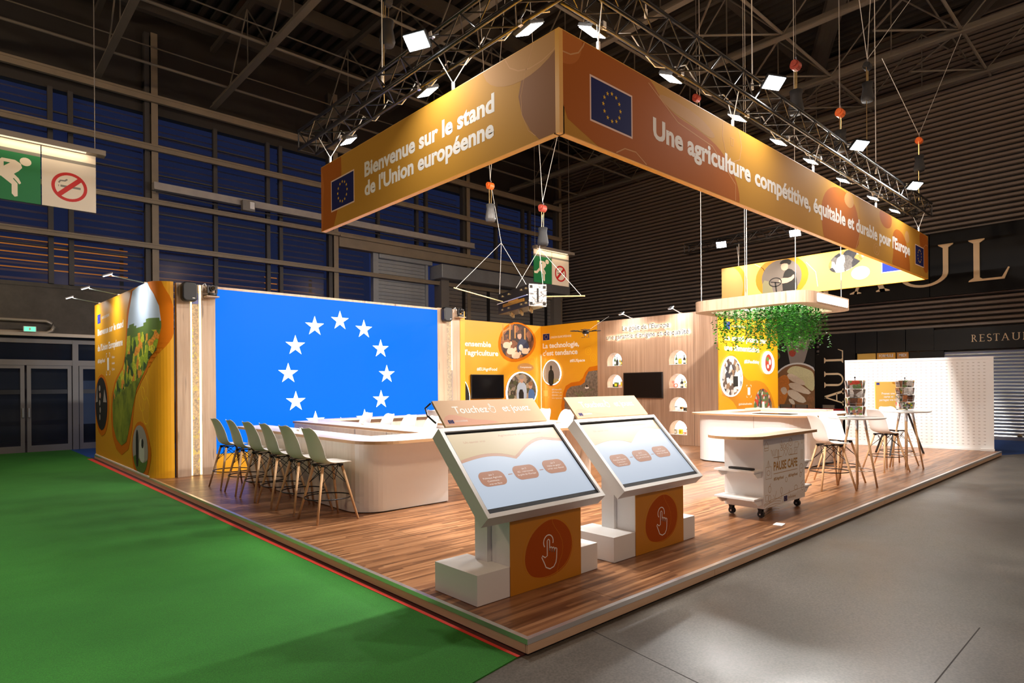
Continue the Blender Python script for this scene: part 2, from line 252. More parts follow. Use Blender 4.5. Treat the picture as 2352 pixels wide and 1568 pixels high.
class MB:
    def __init__(s): s.v = []; s.f = []; s.m = []
    def add(s, vs, fs, m=0):
        k = len(s.v); s.v += [tuple(p) for p in vs]
        for f in fs: s.f.append([i+k for i in f]); s.m.append(m)
        return s
    def box(s, x0, y0, z0, x1, y1, z1, m=0):
        return s.add([(x0, y0, z0), (x1, y0, z0), (x1, y1, z0), (x0, y1, z0), (x0, y0, z1), (x1, y0, z1), (x1, y1, z1), (x0, y1, z1)],
                     [(0, 3, 2, 1), (4, 5, 6, 7), (0, 1, 5, 4), (1, 2, 6, 5), (2, 3, 7, 6), (3, 0, 4, 7)], m)
    def obox(s, c, ax, ay, az, m=0):   # oriented box, half-axis vectors
        c, ax, ay, az = V3(c), V3(ax), V3(ay), V3(az)
        return s.add([c+ax*i+ay*j+az*k for k in (-1, 1) for i, j in ((-1, -1), (1, -1), (1, 1), (-1, 1))],
                     [(0, 3, 2, 1), (4, 5, 6, 7), (0, 1, 5, 4), (1, 2, 6, 5), (2, 3, 7, 6), (3, 0, 4, 7)], m)
    def ext(s, pts, vec, m=0):         # planar loop of 3-D points pushed along vec
        n = len(pts); vec = V3(vec); a = [V3(p) for p in pts]; b = [p+vec for p in a]
        return s.add(a+b, [list(range(n))[::-1], list(range(n, 2*n))] + [(i, (i+1) % n, n+(i+1) % n, n+i) for i in range(n)], m)
    def pz(s, pts, z0, z1, m=0): return s.ext([(x, y, z0) for x, y in pts], (0, 0, z1-z0), m)
    def sh(s, fr, pts, d0, d1, m=0):
        d0, d1 = thin(d0), thin(d1); return s.ext([fr(u, v, d0) for u, v in pts], fr.N*(d1-d0), m)
    def ring(s, fr, outer, inner, d0, d1, m=0):
        d0, d1 = thin(d0), thin(d1); n = len(outer); P = [fr(u, v, d) for d in (d0, d1) for L in (outer, inner) for u, v in L]
        F = []
        for i in range(n):
            j = (i+1) % n
            F += [(i, j, n+j, n+i), (2*n+i, 3*n+i, 3*n+j, 2*n+j), (i, 2*n+i, 2*n+j, j), (n+i, n+j, 3*n+j, 3*n+i)]
        return s.add(P, F, m)
    def line(s, fr, pts, w, d0, d1, m=0, closed=False):   # stroked polyline as a flat ribbon
        n = len(pts); L = []; Rr = []
        for i in range(n):
            a = pts[(i-1) % n] if (closed or i) else pts[i]; b = pts[(i+1) % n] if (closed or i < n-1) else pts[i]
            dx, dy = b[0]-a[0], b[1]-a[1]; q = math.hypot(dx, dy) or 1
            L.append((pts[i][0]-dy/q*w/2, pts[i][1]+dx/q*w/2)); Rr.append((pts[i][0]+dy/q*w/2, pts[i][1]-dx/q*w/2))
        if closed: return s.ring(fr, L, Rr, d0, d1, m)
        return s.sh(fr, L+Rr[::-1], d0, d1, m)
    def tube(s, p0, p1, r, n=8, r2=None, m=0):
        p0, p1 = V3(p0), V3(p1); d = (p1-p0)
        if d.length < 1e-9: return s
        q = d.to_track_quat('Z', 'Y'); r2 = r if r2 is None else r2
        vs = [p0+q@V3((r*math.cos(2*math.pi*i/n), r*math.sin(2*math.pi*i/n), 0)) for i in range(n)] + [p1+q@V3((r2*math.cos(2*math.pi*i/n), r2*math.sin(2*math.pi*i/n), 0)) for i in range(n)]
        return s.add(vs, [(i, (i+1) % n, n+(i+1) % n, n+i) for i in range(n)] + [list(range(n))[::-1], list(range(n, 2*n))], m)
    def path(s, pts, r, n=6, m=0, closed=False):
        pts = [V3(p) for p in pts]; k = len(pts); rings = []
        for i in range(k):
            a = pts[(i-1) % k] if (closed or i) else pts[i]; b = pts[(i+1) % k] if (closed or i < k-1) else pts[i]
            q = (b-a).to_track_quat('Z', 'Y')
            rings.append([pts[i]+q@V3((r*math.cos(2*math.pi*j/n), r*math.sin(2*math.pi*j/n), 0)) for j in range(n)])
        vs = [p for g in rings for p in g]; fs = []
        for i in range(k if closed else k-1):
            for j in range(n):
                ii = (i+1) % k; fs.append((i*n+j, i*n+(j+1) % n, ii*n+(j+1) % n, ii*n+j))
        if not closed: fs += [list(range(n))[::-1], list(range((k-1)*n, k*n))]
        return s.add(vs, fs, m)
    def lathe(s, prof, c=(0, 0, 0), n=20, m=0):
        c = V3(c); vs = []; fs = []; k = len(prof)
        for r, z in prof:
            for i in range(n): a = 2*math.pi*i/n; vs.append((c.x+r*math.cos(a), c.y+r*math.sin(a), c.z+z))
        for i in range(k-1):
            for j in range(n): fs.append((i*n+j, i*n+(j+1) % n, (i+1)*n+(j+1) % n, (i+1)*n+j))
        fs += [list(range(n))[::-1], list(range((k-1)*n, k*n))]
        return s.add(vs, fs, m)
    def torus(s, c, R_, r, n=28, k=6, m=0):
        return s.path([(c[0]+R_*math.cos(2*math.pi*i/n), c[1]+R_*math.sin(2*math.pi*i/n), c[2]) for i in range(n)], r, k, m, True)
    def mesh(s, name, mats, smooth_=False):
        me = bpy.data.meshes.new(name); me.from_pydata(s.v, [], s.f)
        for mm in (mats if isinstance(mats, (list, tuple)) else [mats]): me.materials.append(M[mm])
        me.polygons.foreach_set('material_index', s.m)
        if smooth_: me.polygons.foreach_set('use_smooth', [True]*len(me.polygons))
        me.update()
        return me
def tag(o, label=None, cat=None, group=None, kind=None):
    if label: o['label'] = label
    if cat: o['category'] = cat
    if group: o['group'] = group
    if kind: o['kind'] = kind
    return o
def thing(name, label, cat, loc=(0, 0, 0), group=None, kind=None):
    o = bpy.data.objects.new(name, None); COL.objects.link(o); o.location = loc; o.empty_display_size = 0.1
    return tag(o, label, cat, group, kind)
def link(name, me, parent=None, local=False):
    o = bpy.data.objects.new(name, me); COL.objects.link(o)
    if parent is not None:
        o.parent = parent
        if not local: o.location = -wl(parent)
    return o
def obj(name, mb, mats, parent=None, local=False, sm=False, bevel=0.0, seg=2, label=None, cat=None, group=None, kind=None):
    o = link(name, mb.mesh(name, mats, sm), parent, local)
    if bevel:
        b = o.modifiers.new('edge', 'BEVEL'); b.width = bevel; b.segments = seg; b.limit_method = 'ANGLE'; b.angle_limit = math.radians(40)
    return tag(o, label, cat, group, kind)
def struct(name, mb, mats, parent=None, label=None, **k):
    return obj(name, mb, mats, parent, kind=None if parent else 'structure', label=label, **k)
def dup(root, loc=None, rotz=None, label=None, group=None):
    r = root.copy(); COL.objects.link(r)
    if loc is not None: r.location = loc
    if rotz is not None: r.rotation_euler = (0, 0, rotz)
    if label: r['label'] = label
    if group: r['group'] = group
    for ch in list(root.children):
        c = ch.copy(); COL.objects.link(c); c.parent = r
        for g in list(ch.children):
            d = g.copy(); COL.objects.link(d); d.parent = c
    return r
_caps = {}
def glyphs(s, bold=0.0, spacing=1.0):
    cu_ = bpy.data.curves.new('t', 'FONT'); cu_.body = s; cu_.size = 1.0; cu_.offset = bold; cu_.resolution_u = 3; cu_.space_character = spacing; cu_.fill_mode = 'FRONT'
    o = bpy.data.objects.new('t', cu_); COL.objects.link(o); dg = bpy.context.evaluated_depsgraph_get()
    me = bpy.data.meshes.new_from_object(o.evaluated_get(dg))
    vs = [(v.co.x, v.co.y) for v in me.vertices]; fs = [list(p.vertices) for p in me.polygons]
    bpy.data.objects.remove(o); bpy.data.curves.remove(cu_); bpy.data.meshes.remove(me)
    return vs, fs
def text(mb, fr, s, u, v, cap, width=None, bold=0.018, d=0.004, m=0, spacing=1.0, rot90=False):
    # left edge u, baseline v, capital height, overall width
    vs, fs = glyphs(s, bold, spacing)
    if not vs: return
    x0 = min(p[0] for p in vs); x1 = max(p[0] for p in vs)
    if bold not in _caps: _caps[bold] = max(p[1] for p in glyphs('H', bold)[0])
    sy = cap/_caps[bold]; sx = sy if width is None else width/max(1e-6, x1-x0)
    mb.add([fr(u+(x-x0)*sx, v+y*sy, thin(d)) for x, y in vs], fs, m)
def eu_flag(parent, fr, u0, v0, u1, v1, d=0.004, border=True, sr=0.1, name='flag_emblem', blue='eu_blue', starm='eu_star', bw=0.02):
    mb = MB()
    if border: mb.sh(fr, [(u0-bw, v0-bw), (u1+bw, v0-bw), (u1+bw, v1+bw), (u0-bw, v1+bw)], 0.0, d*0.6, 1)
    mb.sh(fr, [(u0, v0), (u1, v0), (u1, v1), (u0, v1)], 0.0, d, 0)
    cx, cy = (u0+u1)/2, (v0+v1)/2; h = v1-v0; R_ = h/3
    for i in range(12):
        a = 2*math.pi*i/12; mb.sh(fr, star(cx+R_*math.sin(a), cy+R_*math.cos(a), h*sr*0.6), d, d*1.5, 2)
    return obj(name, mb, [blue, 'pink_white', starm], parent)

def letters(parent, fr, s, u, v, cap, width=None, bold=0.018, d=0.004, mat_='letter', spacing=1.0):
    # the same as text(), but every character an object of its own
    mb = MB(); text(mb, fr, s, u, v, cap, width, bold, 0.0, 0, spacing)
    par = list(range(len(mb.v)))
    def find(i):
        while par[i] != i: par[i] = par[par[i]]; i = par[i]
        return i
    for f in mb.f:
        for j in f[1:]: par[find(j)] = find(f[0])
    comp = {}
    for k, f in enumerate(mb.f): comp.setdefault(find(f[0]), []).append(k)
    U_ = [(V3(p)-fr.O).dot(fr.U) for p in mb.v]; rng = []
    for fl_ in comp.values():
        us = [U_[i] for k in fl_ for i in mb.f[k]]; rng.append([min(us), max(us), fl_])
    rng.sort(key=lambda q: q[0]); out = []
    for a, b, fl_ in rng:
        if out and min(b, out[-1][1])-max(a, out[-1][0]) > 0.4*min(b-a, out[-1][1]-out[-1][0]): out[-1][1] = max(b, out[-1][1]); out[-1][2] += fl_
        else: out.append([a, b, list(fl_)])
    for a, b, fl_ in out:
        ix = {}; m2 = MB()
        for k in fl_:
            for i in mb.f[k]:
                if i not in ix: ix[i] = len(m2.v); m2.v.append(tuple(V3(mb.v[i])+fr.N*thin(d)))
            m2.f.append([ix[i] for i in mb.f[k]]); m2.m.append(0)
        obj('letter', m2, mat_, parent)

# ------------------------------------------------------------------ the hall
G = -0.11
fl = struct('floor', MB().box(-26, -22, G-0.3, 26, 24, G), 'concrete')
jn = MB()
for (a, b) in (((0.62, 0.0), (0.2, -2.6)), ((2.6, -1.84), (-1.5, -1.84)), ((9.2, -2.2), (9.0, -12))):
    jn.line(Fr((0, 0, G), (1, 0, 0), (0, 1, 0)), [a, b], 0.008, 0.0, 0.0015)
struct('floor_joint', jn, 'plinth', fl)
gp = MB().pz([(-0.045, 0.035), (-0.045, 15.9), (-0.06, 15.6), (-0.1, 18.45), (-26, 18.45), (-26, -4.0), (-3.0, -0.42)], G, G+0.008)
obj('carpet', gp, 'green', label='bright green aisle carpet running along the stand', cat='carpet')
obj('carpet', MB().pz([(-0.1, 18.5), (-0.055, 15.62), (15.35, 15.62), (15.35, 18.5), (-0.1, 18.5)], G, G+0.007), 'blue', label='blue carpet strip beside the glass doors', cat='carpet')
obj('carpet', MB().pz([(15.43, 0.03), (20.0, -2.2), (20.0, 15.4), (15.43, 15.4)], G, G+0.007), 'blue', label='blue carpet strip before the metal roller shutter', cat='carpet')

# right-hand wall: horizontal steel cladding, slat by slat
XR, YL = 20.3, 18.6
wr = struct('wall_right', MB().box(XR+0.06, -14, G, XR+0.3, YL, 13.2), 'slat_gap')
prof = [(0.0, 0.0), (-0.05, 0.022), (-0.05, 0.088), (0.0, 0.11), (0.06, 0.11), (0.06, 0.0)]
sm_ = MB().ext([(x, -14, z) for x, z in prof], (0, YL+14, 0)).mesh('cladding_slat', 'slat')
for i in range(85):
    z = G+0.155*i
    o = link('cladding_slat', sm_, wr); o.location = V3((XR, 0, z))
# left-hand wall of the hall: concrete over the doors, glazing, columns
wlft = struct('wall_left', MB().box(-14, YL, 2.98, 1.6, YL+0.25, 4.45).box(-14, YL-0.02, 4.45, 1.6, YL+0.2, 4.56), 'concrete_wall')
struct('wall_back', MB().box(14.6, YL+0.05, G, 20.3, YL+0.3, 3.6).box(1.6, YL+0.05, G, 14.6, YL+0.3, 3.45), 'dark_panel')
cols = [1.985, 7.9, 14.15, 20.05]
for i, x in enumerate(cols):
    mb = MB().box(x-0.03, YL-0.32, G, x+0.15, YL-0.30, 12.4).box(x-0.03, YL-0.02, G, x+0.15, YL, 12.4).box(x+0.05, YL-0.30, G, x+0.07, YL-0.02, 12.4)
    struct('column', mb, 'beam')
    struct('column', MB().box(x-0.19, YL-0.24, G, x-0.05, YL-0.02, 12.4), 'steel_dark')
# long pipes / rails along the glazing
for i, (z, r_, x0, x1, m_) in enumerate(((10.37, 0.11, -14, 20.1, 'beam'), (8.88, 0.09, -14, 20.1, 'beam'), (7.25, 0.07, -14, 20.1, 'beam'), (5.9, 0.075, -14, 20.1, 'beam'))):
    struct('trim_%d' % (i+1), MB().box(x0, YL-0.44, z-r_, x1, YL-0.33, z+r_*0.4).box(x0, YL-0.46, z+r_*0.4, x1, YL-0.30, z+r_), m_)
ct = thing('crane_rail', 'long pale rail carrying a small machine box on columns', 'rail', (2, YL-0.5, 7.7))
obj('rail', MB().box(1.95, YL-0.62, 7.60, 14.3, YL-0.32, 7.80).box(1.95, YL-0.66, 7.57, 14.3, YL-0.47, 7.60), 'beam_light', ct)
obj('cable_run', MB().path([(2.0, YL-0.6, 7.5), (4.5, YL-0.6, 7.42), (7, YL-0.6, 7.5), (10, YL-0.6, 7.44), (13, YL-0.6, 7.5)], 0.02), 'steel_dark', ct)
obj('motor_box', MB().box(4.45, YL-0.82, 7.38, 4.85, YL-0.62, 7.72), 'frame_grey', ct, bevel=0.02)
obj('motor_plate', MB().box(4.68, YL-0.84, 7.45, 4.82, YL-0.82, 7.68), 'white', ct)
# glazed bays with outside louvres
bays = [(-4.1, 1.72), (2.13, 7.65), (8.05, 13.9), (14.3, 19.85)]
slm = MB().ext([(0, 0.0, 0.0), (0, 0.10, 0.075), (0, 0.11, 0.07), (0, 0.01, -0.005)], (1, 0, 0)).mesh('louver_slat', 'louver')
for bi, (x0, x1) in enumerate(bays):
    zb = 4.56 if x1 < 2 else (6.9 if x0 > 9 else 3.45)
    if x0 == 8.05: zb = 6.95
    pane = struct('window_%d' % (bi+1), MB().box(x0-0.1, YL-0.01, zb, x1+0.1, YL+0.01, 10.03), 'glass_dark')
    z = zb+0.08
    while z < 9.95:
        for (a, b) in ((x0-0.1, x0+(x1-x0)*0.62), (x0+(x1-x0)*0.70, x1+0.1)):
            o = link('louver_slat', slm, pane); o.location = V3((a, YL+0.22, z)); o.scale = (b-a, 1, 1)
        z += 0.21
    for k in (0.31, 0.62, 0.70):
        xm = x0+(x1-x0)*k
        struct('mullion', MB().box(xm-0.06, YL-0.12, zb, xm+0.06, YL+0.05, 10.05), 'steel_dark', pane)
    for zc in (9.4, 8.2, 7.0, 5.6):
        if zc > zb: struct('glazing_bar', MB().box(x0-0.1, YL-0.03, zc-0.02, x1+0.1, YL+0.03, zc+0.02), 'steel_dark', pane)
# spandrel above the glazing
struct('wall_upper', MB().box(-14, YL-0.02, 10.03, 20.3, YL+0.25, 13.2), 'deck')
# second glazed strip between column 2 and the shutters
w9 = struct('window_5', MB().box(8.05, YL-0.01, 3.45, 9.5, YL+0.01, 6.8), 'glass_dark')
z = 3.5
while z < 6.75:
    o = link('louver_slat', slm, w9); o.location = V3((8.05, YL+0.22, z)); o.scale = (1.35, 1, 1); z += 0.21
# the pale beam over the shutters, closed roller shutters on the far wall
struct('trim_5', MB().box(8.05, YL-0.40, 6.80, 20.1, YL-0.05, 7.15).box(8.05, YL-0.5, 7.15, 20.1, YL-0.05, 7.22), 'beam')
rs = thing('roller_shutter', 'grey closed roller shutter in the far wall above the screen', 'shutter', (11, YL, 5.0))
obj('side_guide', MB().box(9.55, YL-0.22, 3.4, 9.78, YL-0.02, 7.0), 'shutter_grey', rs); obj('side_guide', MB().box(12.0, YL-0.22, 3.4, 12.12, YL-0.02, 6.8), 'shutter_grey', rs)
obj('drum_cover', MB().box(9.78, YL-0.30, 6.62, 12.3, YL-0.02, 6.80), 'shutter_grey', rs, bevel=0.03)
obj('bottom_rail', MB().box(9.5, YL-0.25, 4.70, 12.2, YL-0.02, 4.90), 'shutter_grey', rs)
sl = MB().box(9.78, YL-0.14, 0, 12.0, YL-0.06, 0.13).mesh('shutter_slat', 'shutter_grey')
for i in range(12): o = link('shutter_slat', sl, rs); o.location = V3((0, 0, 4.92+0.142*i)) - wl(rs)
gs = thing('roller_gate', 'wide dark grey roller gate with a boxed head in far corner', 'gate', (16, YL, 4.5))
obj('head_box', MB().box(12.3, YL-0.95, 6.05, 20.1, YL-0.05, 6.62), 'shutter_grey', gs, bevel=0.03)
obj('side_frame', MB().box(12.55, YL-0.55, 3.4, 12.95, YL-0.05, 6.05), 'frame_grey', gs); obj('side_frame', MB().box(19.35, YL-0.55, 3.4, 19.85, YL-0.05, 6.05), 'frame_grey', gs)
g2 = MB().box(12.95, YL-0.30, 0, 19.35, YL-0.20, 0.15).mesh('gate_slat', 'frame_grey')
for i in range(12): o = link('gate_slat', g2, gs); o.location = V3((0, 0, 4.22+0.165*i)) - wl(gs)
obj('lintel', MB().box(12.6, YL-0.45, 3.75, 19.8, YL-0.1, 4.18), 'frame_grey', gs)
for xx in (13.9, 15.3, 18.0, 19.0): obj('strap', MB().box(xx-0.07, YL-0.36, 4.5, xx+0.07, YL-0.31, 6.0), 'black', gs)
# entrance doors in the far left
def door(i, x0, x1):
    d = thing('door_%d' % i, None, None, ((x0+x1)/2, YL, G), kind='structure')
    fr_ = MB(); t = 0.09
    fr_.box(x0, YL-0.10, G, x0+t, YL, 2.27).box(x1-t, YL-0.10, G, x1, YL, 2.27).box(x0+t, YL-0.10, G, x1-t, YL, G+0.18).box(x0+t, YL-0.10, 2.27-t, x1-t, YL, 2.27)
    obj('door_frame', fr_, 'frame_grey', d)
    obj('door_pane', MB().box(x0+t, YL-0.06, G+0.18, x1-t, YL-0.04, 2.27-t), 'glass_dark', d)
    obj('push_bar', MB().box(x0+t, YL-0.085, 1.48, x1-t, YL-0.065, 1.60), 'black', d)
    h = MB().box(x1-0.06 if i % 2 else x0+0.02, YL-0.16, 0.85, x1-0.02 if i % 2 else x0+0.06, YL-0.11, 1.1)
    obj('door_handle', h, 'steel', d)
    return d
for i, (a, b) in enumerate(((-2.0, -1.10), (-1.05, -0.05), (0.13, 1.1), (1.12, 1.6))): door(i+1, a, b)
tr = MB()
for xx in (-2.04, 0.04): tr.box(xx-0.07, YL-0.13, G, xx+0.07, YL, 2.98)
tr.box(-4.2, YL-0.12, 2.27, 1.6, YL, 2.42).box(-4.2, YL-0.12, 2.88, 1.6, YL+0.02, 2.99)
struct('trim_6', tr, 'frame_grey')
for i, (a, b) in enumerate(((-1.97, -0.03), (0.11, 1.6))): struct('window_%d' % (6+i), MB().box(a, YL-0.05, 2.42, b, YL-0.03, 2.88), 'glass_dark')
pp = [(-9, YL-0.15, 3.49), (-0.62, YL-0.15, 3.49), (-0.49, YL-0.15, 3.44), (-0.45, YL-0.15, 3.34), (-0.50, YL-0.15, 3.23), (-0.62, YL-0.15, 3.17), (-9, YL-0.15, 3.17)]
obj('conduit_pipe', MB().path(pp, 0.045, 8), 'pipe', label='pale conduit looping back on the concrete above the glass doors', cat='pipe', sm=True)
obj('cable_tray', MB().box(-9, YL-0.32, 3.06, 1.6, YL-0.02, 3.10).box(-9, YL-0.32, 3.10, 1.6, YL-0.30, 3.15), 'pipe', label='flat cable tray running along above the glass doors', cat='cable tray')
ex = thing('exit_light', 'small lit green exit sign box above the glass doors', 'exit sign', (-1.0, YL-0.36, 3.23))
obj('housing', MB().box(-1.14, YL-0.40, 3.16, -0.86, YL-0.33, 3.31), 'white', ex, bevel=0.01); obj('lit_face', MB().box(-1.12, YL-0.405, 3.175, -0.88, YL-0.40, 3.295), 'glow_exit', ex)
eb = MB(); efr = FY(YL-0.406); eb.sh(efr, [(-1.02, 3.2), (-0.98, 3.2), (-0.98, 3.27), (-1.02, 3.27)], 0, 0.002); obj('pictogram', eb, 'white', ex)
struct('exterior_backdrop', MB().box(-14, 23.0, G, 14, 23.3, 4.4), 'dark_panel')  # added dark backdrop, keeps the blue sky out of the door glass
for k, (xa, xb, za, zb_) in enumerate(((-5.2, -3.6, 0.9, 2.0), (-2.6, -1.6, 0.2, 1.9), (0.6, 1.4, 0.4, 1.9))):
    struct('backdrop_patch', MB().box(xa, 22.97, za, xb, 23.0, zb_), 'backdrop_glow')  # invented faintly glowing patches on the backdrop
# emissive strips imitate outdoor orange light on the louvres; posts added
for i, (x0, x1, zs, y, lb) in enumerate(((-8.0, 1.5, (4.66, 4.72), 20.3, 'added strips imitating warm light outside, just above the concrete lintel'), (-4.0, 1.5, (5.05, 5.26, 5.47, 5.68, 5.85), 19.3, 'row of orange light lines outside the window over the doors'), (2.2, 7.6, (4.5, 4.71, 4.92, 5.13, 5.34, 5.55), 19.3, 'row of orange light lines outside the window behind screen'), (8.1, 9.4, (4.3, 4.51, 4.72, 4.93), 19.3, 'short orange light lines outside beside the grey shutter'))):
    o = thing('louver_glow', lb, 'lamp', ((x0+x1)/2, y, G))
    obj('strip_post', MB().box(x1-0.2, y+0.06, G, x1-0.1, y+0.12, max(zs)+0.1), 'steel_dark', o)
    for z in zs:
        lt_ = obj('glow_strip', MB().box(x0, y, z-0.014 if i else z-0.03, x1, y+0.05, z+0.014 if i else z+0.03), 'glow_orange', o)
# roof: deck, purlins, lattice girders both ways
dk = MB(); xs = -14.0; pts = []
while xs < 21: pts += [(xs, 13.2), (xs+0.14, 13.2), (xs+0.18, 13.05), (xs+0.32, 13.05)]; xs += 0.36
dk.add([(x, -16, z) for x, z in pts]+[(x, YL+0.2, z) for x, z in pts], [(i, i+1, len(pts)+i+1, len(pts)+i) for i in range(len(pts)-1)])
struct('ceiling', dk, 'deck')
GX = [-2.6, 0.6, 3.72, 6.85, 10.2, 13.45, 16.7, 19.7]
GY = [-2.2, 1.0, 4.2, 7.3, 10.45, 13.62, 16.75]
br_m = MB().tube((0, 0, 0), (0, 0, 1), 1, 6).mesh('brace', 'roof_steel')
br_t = MB().tube((0, 0, 0), (0, 0, 1), 1, 6).mesh('truss_brace', 'truss_black')
def rod(name, me, a, b, r, parent):
    a, b = V3(a), V3(b); o = link(name, me, parent); d = b-a
    o.rotation_mode = 'QUATERNION'; o.rotation_quaternion = d.to_track_quat('Z', 'Y'); o.scale = (r, r, d.length); o.location = a - wl(parent)
    return o
ordn = ['first', 'second', 'third', 'fourth', 'fifth', 'sixth', 'seventh', 'eighth', 'ninth', 'tenth']
for i, x in enumerate(GX):
    t = thing('roof_girder', 'grey lattice roof girder crossing the hall, %s from the entrance doors' % ordn[i], 'roof girder', (x, 2, 11), 'roof girders crossing the hall')
    obj('lower_chord', MB().box(x-0.09, -16, 10.60, x+0.09, YL-0.3, 10.64).box(x-0.012, -16, 10.64, x+0.012, YL-0.3, 10.80), 'roof_steel', t)
    obj('upper_chord', MB().box(x-0.07, -16, 12.4, x+0.07, YL-0.3, 12.55), 'roof_beam', t)
    for k in range(len(GY)-1):
        a, b = GY[k], GY[k+1]; mid = (a+b)/2
        rod('brace', br_m, (x, a, 10.7), (x, mid, 12.4), 0.022, t); rod('brace', br_m, (x, mid, 12.4), (x, b, 10.7), 0.022, t)
        rod('hanger', br_m, (x, mid, 10.7), (x, mid, 12.4), 0.018, t)
for i, y in enumerate(GY):
    t = thing('roof_tie', 'thin steel tie along the hall roof, %s counted from the concrete aisle side' % ordn[i], 'roof tie', (4, y, 10.7), 'steel ties along the hall roof')
    obj('tie_bar', MB().tube((-14, y, 10.72), (XR, y, 10.72), 0.04, 8), 'roof_steel', t)
    obj('upper_bar', MB().tube((-14, y+0.6, 11.5), (XR, y+0.6, 11.5), 0.022, 6), 'roof_steel', t)
    for k in range(len(GX)-1):
        x0, x1 = GX[k], GX[k+1]
        if y > 5 or k < 2: continue
        rod('brace', br_m, (x0, y, 10.72), ((x0+x1)/2, y+1.55, 10.72), 0.03, t); rod('brace', br_m, (x1, y, 10.72), ((x0+x1)/2, y+1.55, 10.72), 0.03, t)
for i, y in enumerate((6.0, 9.0, 12.0, 15.0, 17.6)):
    struct('roof_purlin', MB().box(-14, y-0.1, 12.6, 20.3, y+0.1, 13.0), 'roof_beam')
for i, y in enumerate((2.6, -1.5)):
    struct('roof_duct', MB().tube((8+3*i, y-3, 12.2), (20.2, y+3.5, 12.2), 0.28, 12), 'roof_beam')

